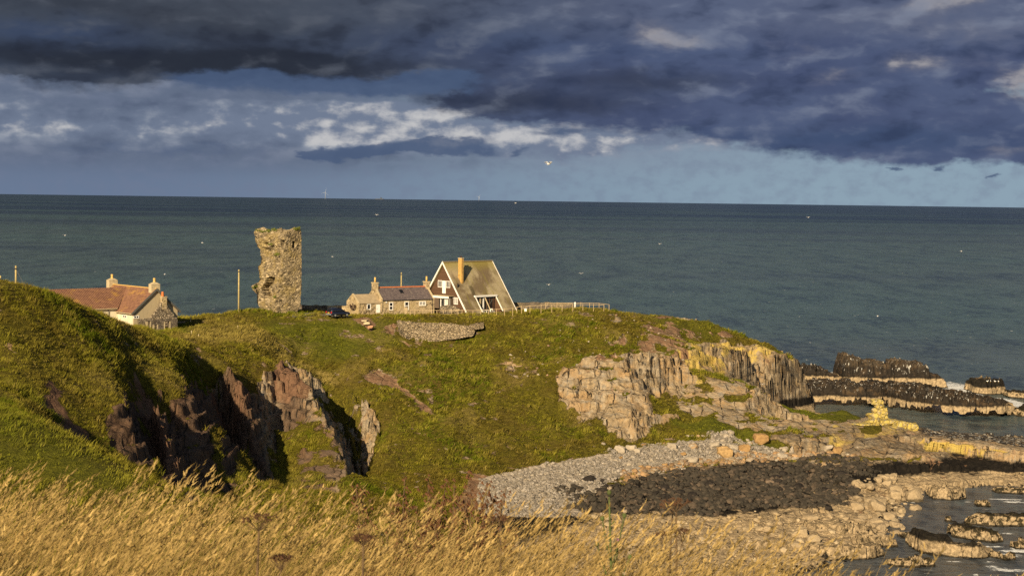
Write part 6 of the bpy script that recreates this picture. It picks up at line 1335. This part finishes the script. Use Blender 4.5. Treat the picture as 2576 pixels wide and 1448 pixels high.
# flowering stalks: thin stem and a plume of spikelets
def stalks(n, seed, d0, d1, h0, h1, tall=False):
    r, u, x, y, z = fg_points(n, seed, d0, d1); g = GREEN(x, y); k = r.random(n) < 1 - .55 * g; x, y, z, u = x[k], y[k], z[k], u[k]; n = len(x)
    clump = sstep(-.15, .4, fbm(x / .5, y / .5, 305, 3)); h = r.uniform(h0, h1, n) * (.84 + .24 * clump) * (1 - .15 * sstep(.08, .32, u)); az = r.normal(.1, .4, n); lean = r.uniform(.22, .72, n)
    t = r.random((n, 1)); c = np.array([.68, .485, .19]) * (1 - t) + np.array([.54, .37, .13]) * t; c = c * r.uniform(.5, 1.2, (n, 1))
    parts.append(blades(x, y, z, h, np.full(n, .0034), lean, az, c * .85, 4, r.uniform(-.5, .5, n)))
    ax, ay = np.cos(az), np.sin(az); tx = x + ax * lean * h; ty = y + ay * lean * h; tz = z + h * (1 - .25 * lean)
    sl = np.stack([ax * lean * 1.7, ay * lean * 1.7, 1 - .5 * lean], 1); sl /= np.linalg.norm(sl, axis=1, keepdims=True)
    pl = r.uniform(.055, .12, n)
    for q in range(7):
        f = (q / 6 - .72) * pl; o = sl * f[:, None] + r.normal(0, .0035, (n, 3)); hw = r.uniform(.0035, .0075, n) * (1 - .5 * abs(q / 6 - .4))
        parts.append(blades(tx + o[:, 0], ty + o[:, 1], tz + o[:, 2], r.uniform(.022, .04, n), hw * 2, r.uniform(.5, 1.2, n), az + r.normal(0, .7, n), c * r.uniform(.8, 1.2, (n, 1)), 1, r.uniform(-1.2, 1.2, n)))
stalks(5800, 321, 4.8, 9, .58, .92); stalks(8800, 322, 8.5, 13, .62, 1.0)
V, Fc, C = join(parts)
tag(np_mesh('tall_dry_grass', V, Fc, M_straw, None, False, {'tint': C}), 'tall straw coloured grass bending right in the wind', 'grass', None, 'stuff')
print('fg grass faces', len(Fc))
# ------------------------------------------------------------------ plants rising out of the foreground grass
M_stem = simple('dead brown stem', (.13, .085, .045), .9, .3, 20); M_brn = simple('dead seed head', (.115, .060, .032), .9, .4, 30)
M_thl = simple('thistle green', (.085, .105, .03), .8, .4, 25); M_thf = simple('thistle flower', (.40, .17, .30), .8, .2, 25); M_thd = simple('thistle down', (.50, .40, .28), .9, .2, 25)
M_dock = simple('dead dock seed', (.17, .080, .038), .9, .45, 20)
def umbel(X, Yt, d, Yb, label, seed, rad=.09, lean=.04):
    rs = random.Random(seed); b = W(X, d, 0); b[2] = float(ground(np.array([b[0]]), np.array([d]))[0]); top = P(X, Yt, d)
    r = empty('dead_umbellifer', b, 0, label, 'plant', 'dead umbellifers in the foreground grass'); h = top[2] - b[2]
    MB().tube([(0, 0, -.05), (lean * .4, 0, h * .5), (lean, 0, h)], [.007, .006, .004], 6).build('stem', M_stem, r)
    for k in range(2 if rad > .05 else 1):
        z0 = h - k * .16; ox = lean * (1 - k * .2) + (0 if k == 0 else rs.uniform(-.1, .1)); mb = MB(); hd = MB()
        if k: mb.tube([(lean * .7, 0, z0 - .12), (ox, 0, z0)], .003, 5)
        for i in range(13):
            a = i * 2.4; rr = rad * math.sqrt((i + .5) / 13) * (1 if k == 0 else .6); p = (ox + rr * math.cos(a), rr * math.sin(a), z0 + rad * .75 - rr * rr * 2.2); mb.tube([(ox, 0, z0), p], .0016, 4)
            for j in range(7): q = Vector(p) + Vector((rs.uniform(-.014, .014), rs.uniform(-.014, .014), rs.uniform(-.004, .010))); s = rs.uniform(.003, .0065); hd.add([q + Vector((-s, 0, 0)), q + Vector((s, 0, -s)), q + Vector((0, s, s)), q + Vector((0, -s, s))], [(0, 1, 2), (0, 1, 3), (0, 2, 3), (1, 2, 3)])
        mb.build('umbel_rays', M_stem, r); tag(hd.build('seed_head', M_brn, r), kind='stuff')
umbel(640, 1335, 6.2, 1448, 'dead brown umbellifer head low in the grass at left', 1, .075, .02)
umbel(1268, 1322, 7.4, 1448, 'dead umbellifer standing alone in the middle foreground', 2, .05, .0)
umbel(1689, 1292, 8.4, 1440, 'left of two tall pale umbellifer stalks by the beach', 3, .07, .03)
umbel(1722, 1288, 8.2, 1440, 'right of two tall pale umbellifer stalks by the beach', 4, .085, -.02)
umbel(912, 1372, 5.8, 1448, 'small dead umbellifer near the bottom left of centre', 5, .04, .01)
def dock(X0, Yt, d, label, seed, n=9, spread=.5, hk=1.0):
    rs = random.Random(seed); b = W(X0, d, 0); b[2] = float(ground(np.array([b[0]]), np.array([d]))[0]); h = P(X0, Yt, d)[2] - b[2]
    r = empty('dead_dock', b, 0, label, 'plant', 'dark dead plants at the brow')
    st = MB(); hd = MB()
    for i in range(n):
        x = rs.uniform(-spread, spread); y = rs.uniform(-.2, .2); hh = h * rs.uniform(.6, 1.0) * hk; l = rs.uniform(-.1, .25); top = Vector((x + l, y, hh)); st.tube([(x * .5, y, -.05), (x + l * .4, y, hh * .55), top], [.008, .006, .003], 5)
        for j in range(70):
            t = rs.uniform(.45, 1.0); p = Vector((x * .5, y, 0)).lerp(top, t) + Vector((rs.gauss(0, .028), rs.gauss(0, .028), rs.uniform(-.03, .02))); s = rs.uniform(.008, .018); hd.add([p + Vector((-s, 0, 0)), p + Vector((s, 0, -s)), p + Vector((0, s, s)), p + Vector((0, -s, s))], [(0, 1, 2), (0, 1, 3), (0, 2, 3), (1, 2, 3)])
        for j in range(6):
            t = rs.uniform(.4, .9); p = Vector((x * .5, y, 0)).lerp(top, t); st.tube([p, p + Vector((rs.uniform(-.13, .13), rs.uniform(-.1, .1), rs.uniform(.02, .14)))], .0025, 4)
    st.build('stems', M_stem, r); tag(hd.build('seed_clusters', M_dock, r), kind='stuff')
dock(1010, 1190, 11.2, 'dark brushy dead plants on the brow, left part of the clump', 11, 16, .30)
dock(1110, 1182, 11.4, 'tallest dark dead plants in the middle of the brow clump', 12, 18, .30)
dock(1178, 1205, 11.0, 'dark dead plants at the right end of the brow clump', 13, 12, .24)
dock(950, 1195, 11.0, 'single pale stalked dead plant left of the brow clump', 14, 2, .1)
# thistle
b = W(1552, 7.6, 0); b[2] = float(ground(np.array([b[0]]), np.array([7.6]))[0]); h = P(1552, 1222, 7.6)[2] - b[2]; rs = random.Random(4)
th = empty('thistle', b, 0, 'green thistle with one purple flower standing above the grass at centre right', 'plant')
MB().tube([(0, 0, -.05), (.0, 0, h * .5), (-.02, 0, h * .95)], [.009, .007, .004], 6).build('stem', M_thl, th)
tips = [(-.02, 0, h * .97), (.055, .0, h * .86), (-.075, .0, h * .72), (.03, .01, h * .72), (.085, 0, h * .66), (-.05, .02, h * .84), (.06, 0, h * .56)]
bs_ = MB(); 
for t in tips[1:]: bs_.tube([(0, 0, t[2] * .72), (t[0] * .6, t[1], t[2] * .86), t], .0035, 5)
bs_.build('branches', M_thl, th)
for i, t in enumerate(tips):
    V, Fc = ico(2); hd = np_mesh('flower_head', V * (.011, .011, .014) + np.array(t), Fc, M_thl, th); mb = MB()
    for _ in range(26): p = Vector(t) + Vector((0, 0, .010)); e = p + Vector((rs.uniform(-.011, .011), rs.uniform(-.011, .011), rs.uniform(.008, .018))); mb.bar(p, e, .0016, .0016)
    mb.build('florets', M_thf if i in (3,) else M_thd, hd)
lf = MB()
for i in range(22):
    z = h * rs.uniform(.12, .82); a = rs.uniform(0, 6.28); L = rs.uniform(.05, .12) * (1.25 - z / h); e = Vector((math.cos(a), math.sin(a), rs.uniform(.1, .6))) * L; p = Vector((-.015 * z / h, 0, z)); sd = Vector((-math.sin(a), math.cos(a), 0)) * L * .16
    lf.add([p, p + e * .3 + sd, p + e * .45 + sd * .4, p + e * .65 + sd * .9, p + e, p + e * .65 - sd * .9, p + e * .45 - sd * .4, p + e * .3 - sd], [(0, 1, 2, 6, 7), (2, 3, 4, 5, 6)])
lf.build('leaves', M_thl, th)
# ------------------------------------------------------------------ gulls, ship, turbines
M_gull = simple('gull white', (.80, .79, .76), .7, .05, 9); M_gullg = simple('gull grey wing', (.50, .51, .53), .7, .08, 9); M_beak = simple('yellow bill', (.65, .42, .05), .6, .1, 9)
def gull(X, Y, d, rz, up, label, size=1.0, group='gulls flying over the sea'):
    q = P(X, Y, d); r = empty('gull', q, rz, label, 'gull', group); s = size * .8
    V, Fc = ico(2); V = V * (.21, .075, .075); V[:, 2] += .03 * np.sign(V[:, 0]) * (V[:, 0] / .21) ** 2; np_mesh('body', V * s, Fc, M_gull, r, True)
    V, Fc = ico(2); hd = np_mesh('head', (V * (.055, .05, .05) + (.22, 0, .05)) * s, Fc, M_gull, r, True); MB().tube([(.265 * s, 0, .045 * s), (.32 * s, 0, .035 * s)], [.014 * s, .004 * s], 6).build('bill', M_beak, hd)
    MB().prism([(-.17 * s, -.03 * s, .0), (-.34 * s, -.07 * s, .0), (-.34 * s, .07 * s, .0), (-.17 * s, .03 * s, .0)], (0, 0, .02 * s)).build('tail', M_gull, r)
    for y in (-1, 1):
        a = [(.11, .05, .03), (.10, .32, .03 + up * .16), (-.02, .68, .03 + up * .10), (-.10, .66, .03 + up * .10), (-.06, .30, .03 + up * .16), (-.07, .05, .03)]
        MB().prism([(p[0] * s, p[1] * y * s, p[2] * s) for p in a], (0, 0, .02 * s)).build('wing', M_gullg, r)
    return r
gull(1380, 413, 150, .6, 1.4, 'large white gull flying in the open sky above the horizon', 1.15)
for X, Y, d, rz, up, s, lb in ((1380, 716, 330, 2.2, 1.0, 1.2, 'white gull low over the sea to the right of the A-frame roof'), (1297, 511, 420, .3, .8, 1.2, 'tiny white gull just under the horizon above the A-frame'), (1462, 688, 350, 1.2, 1.1, 1.1, 'white gull over the sea right of the A-frame ridge'), (836, 646, 330, 2.8, .9, 1.0, 'white gull over the sea just right of the tower'),
        (509, 611, 340, .4, 1.0, 1.1, 'white gull over the sea left of the tower top'), (415, 690, 300, 3.5, .9, 1.0, 'white gull above the farmhouse chimney'), (948, 541, 400, .9, 1.2, 1.2, 'white gull high over the sea between tower and A-frame'), (2033, 547, 420, 2.0, 1.1, 1.2, 'white gull far out over the sea at upper right'),
        (2208, 795, 330, .2, 1.0, 1.0, 'white gull low over the sea beyond the headland cliff'), (1660, 614, 380, .8, 1.1, 1.1, 'white gull over mid sea right of centre'), (2418, 632, 380, 2.5, 1.0, 1.1, 'white gull over the sea near the right edge'), (1918, 966, 300, 1.4, 1.0, .9, 'white gull gliding in front of the dark cliff foot'), (163, 592, 330, 2.5, 1.0, 1.1, 'white gull over the sea at far left')):
    gull(X, Y, d, rz, up, lb, s)
def standing(X, Y, d, rz, z, label):
    q = P(X, Y, d); r = empty('gull', (q[0], q[1], z if z else q[2]), rz, label, 'gull', 'gulls standing on the isolated rock'); V, Fc = ico(2); V = V * (.24, .11, .12); V[:, 2] += .26; np_mesh('body', V, Fc, M_gull, r, True)
    hd = np_mesh('head', ico(2)[0] * (.07, .06, .07) + (.2, 0, .43), ico(2)[1], M_gull, r, True); MB().tube([(.26, 0, .42), (.33, 0, .40)], [.016, .005], 6).build('bill', M_beak, hd)
    for y in (-.04, .04): MB().tube([(0, y, -.05), (0, y, .18)], .012, 5).build('leg', M_beak, r)
    MB().prism([(-.34, -.05, .27), (.05, -.09, .36), (.05, .09, .36), (-.34, .05, .27)], (0, 0, .03)).build('wing', M_gullg, r)
for i, (X, lb) in enumerate(((2484, 'leftmost gull standing on the isolated tan rock'), (2492, 'gull second from left on the isolated tan rock'), (2503, 'third gull along the isolated tan rock'), (2512, 'rightmost gull standing on the isolated tan rock'))): standing(X, 958.5, 375, i * 1.3, 3.35, lb)
M_turb = simple('turbine grey', (.30, .33, .37), .5, .03, 1)
def turbine(X, d, hub, rot, label):
    x = (X - 1288) / F * d; r = empty('wind_turbine', (x, d, 0), 0, label, 'wind turbine', 'wind turbines far out at sea')
    MB().tube([(0, 0, -5), (0, 0, hub * .5), (0, 0, hub)], [7, 5.5, 4], 12).build('tower', M_turb, r, True); MB().box(-4, 4, -6, 10, hub - 3, hub + 4).build('nacelle', M_turb, r)
    hb = MB().tube([(0, -6, hub), (0, -10, hub)], [4, 1.5], 10).build('hub', M_turb, r)
    for k in range(3):
        a = rot + k * 2.0944; R_ = hub * .72; e = (math.sin(a), math.cos(a)); n = (math.cos(a), -math.sin(a))
        MB().prism([(e[0] * 2 + n[0] * 3, -8, hub + e[1] * 2 + n[1] * 3), (e[0] * R_, -8, hub + e[1] * R_), (e[0] * R_ - n[0] * .5, -8, hub + e[1] * R_ - n[1] * .5), (e[0] * 2 - n[0] * 3, -8, hub + e[1] * 2 - n[1] * 3)], (0, 1.2, 0)).build('blade', M_turb, r)
turbine(816, 40000, 165, .25, 'white wind turbine on the horizon above the tower'); turbine(1202, 47000, 120, .6, 'faint smaller wind turbine on the horizon left of the A-frame')
x = (952 - 1288) / F * 42000; sh = empty('cargo_ship', (x, 42000, 0), 0, 'dark cargo ship on the horizon between tower and A-frame', 'ship'); M_ship = simple('dark ship paint', (.05, .06, .08), .6, .2, .05)
MB().prism([(-110, 0, -4), (105, 0, -4), (120, 0, 22), (-115, 0, 20)], (0, 30, 0)).build('hull', M_ship, sh); br = MB().box(25, 60, 3, 27, 22, 52).build('bridge', M_ship, sh); MB().tube([(35, 15, 52), (35, 15, 66)], [6, 5], 8).build('funnel', M_ship, br)
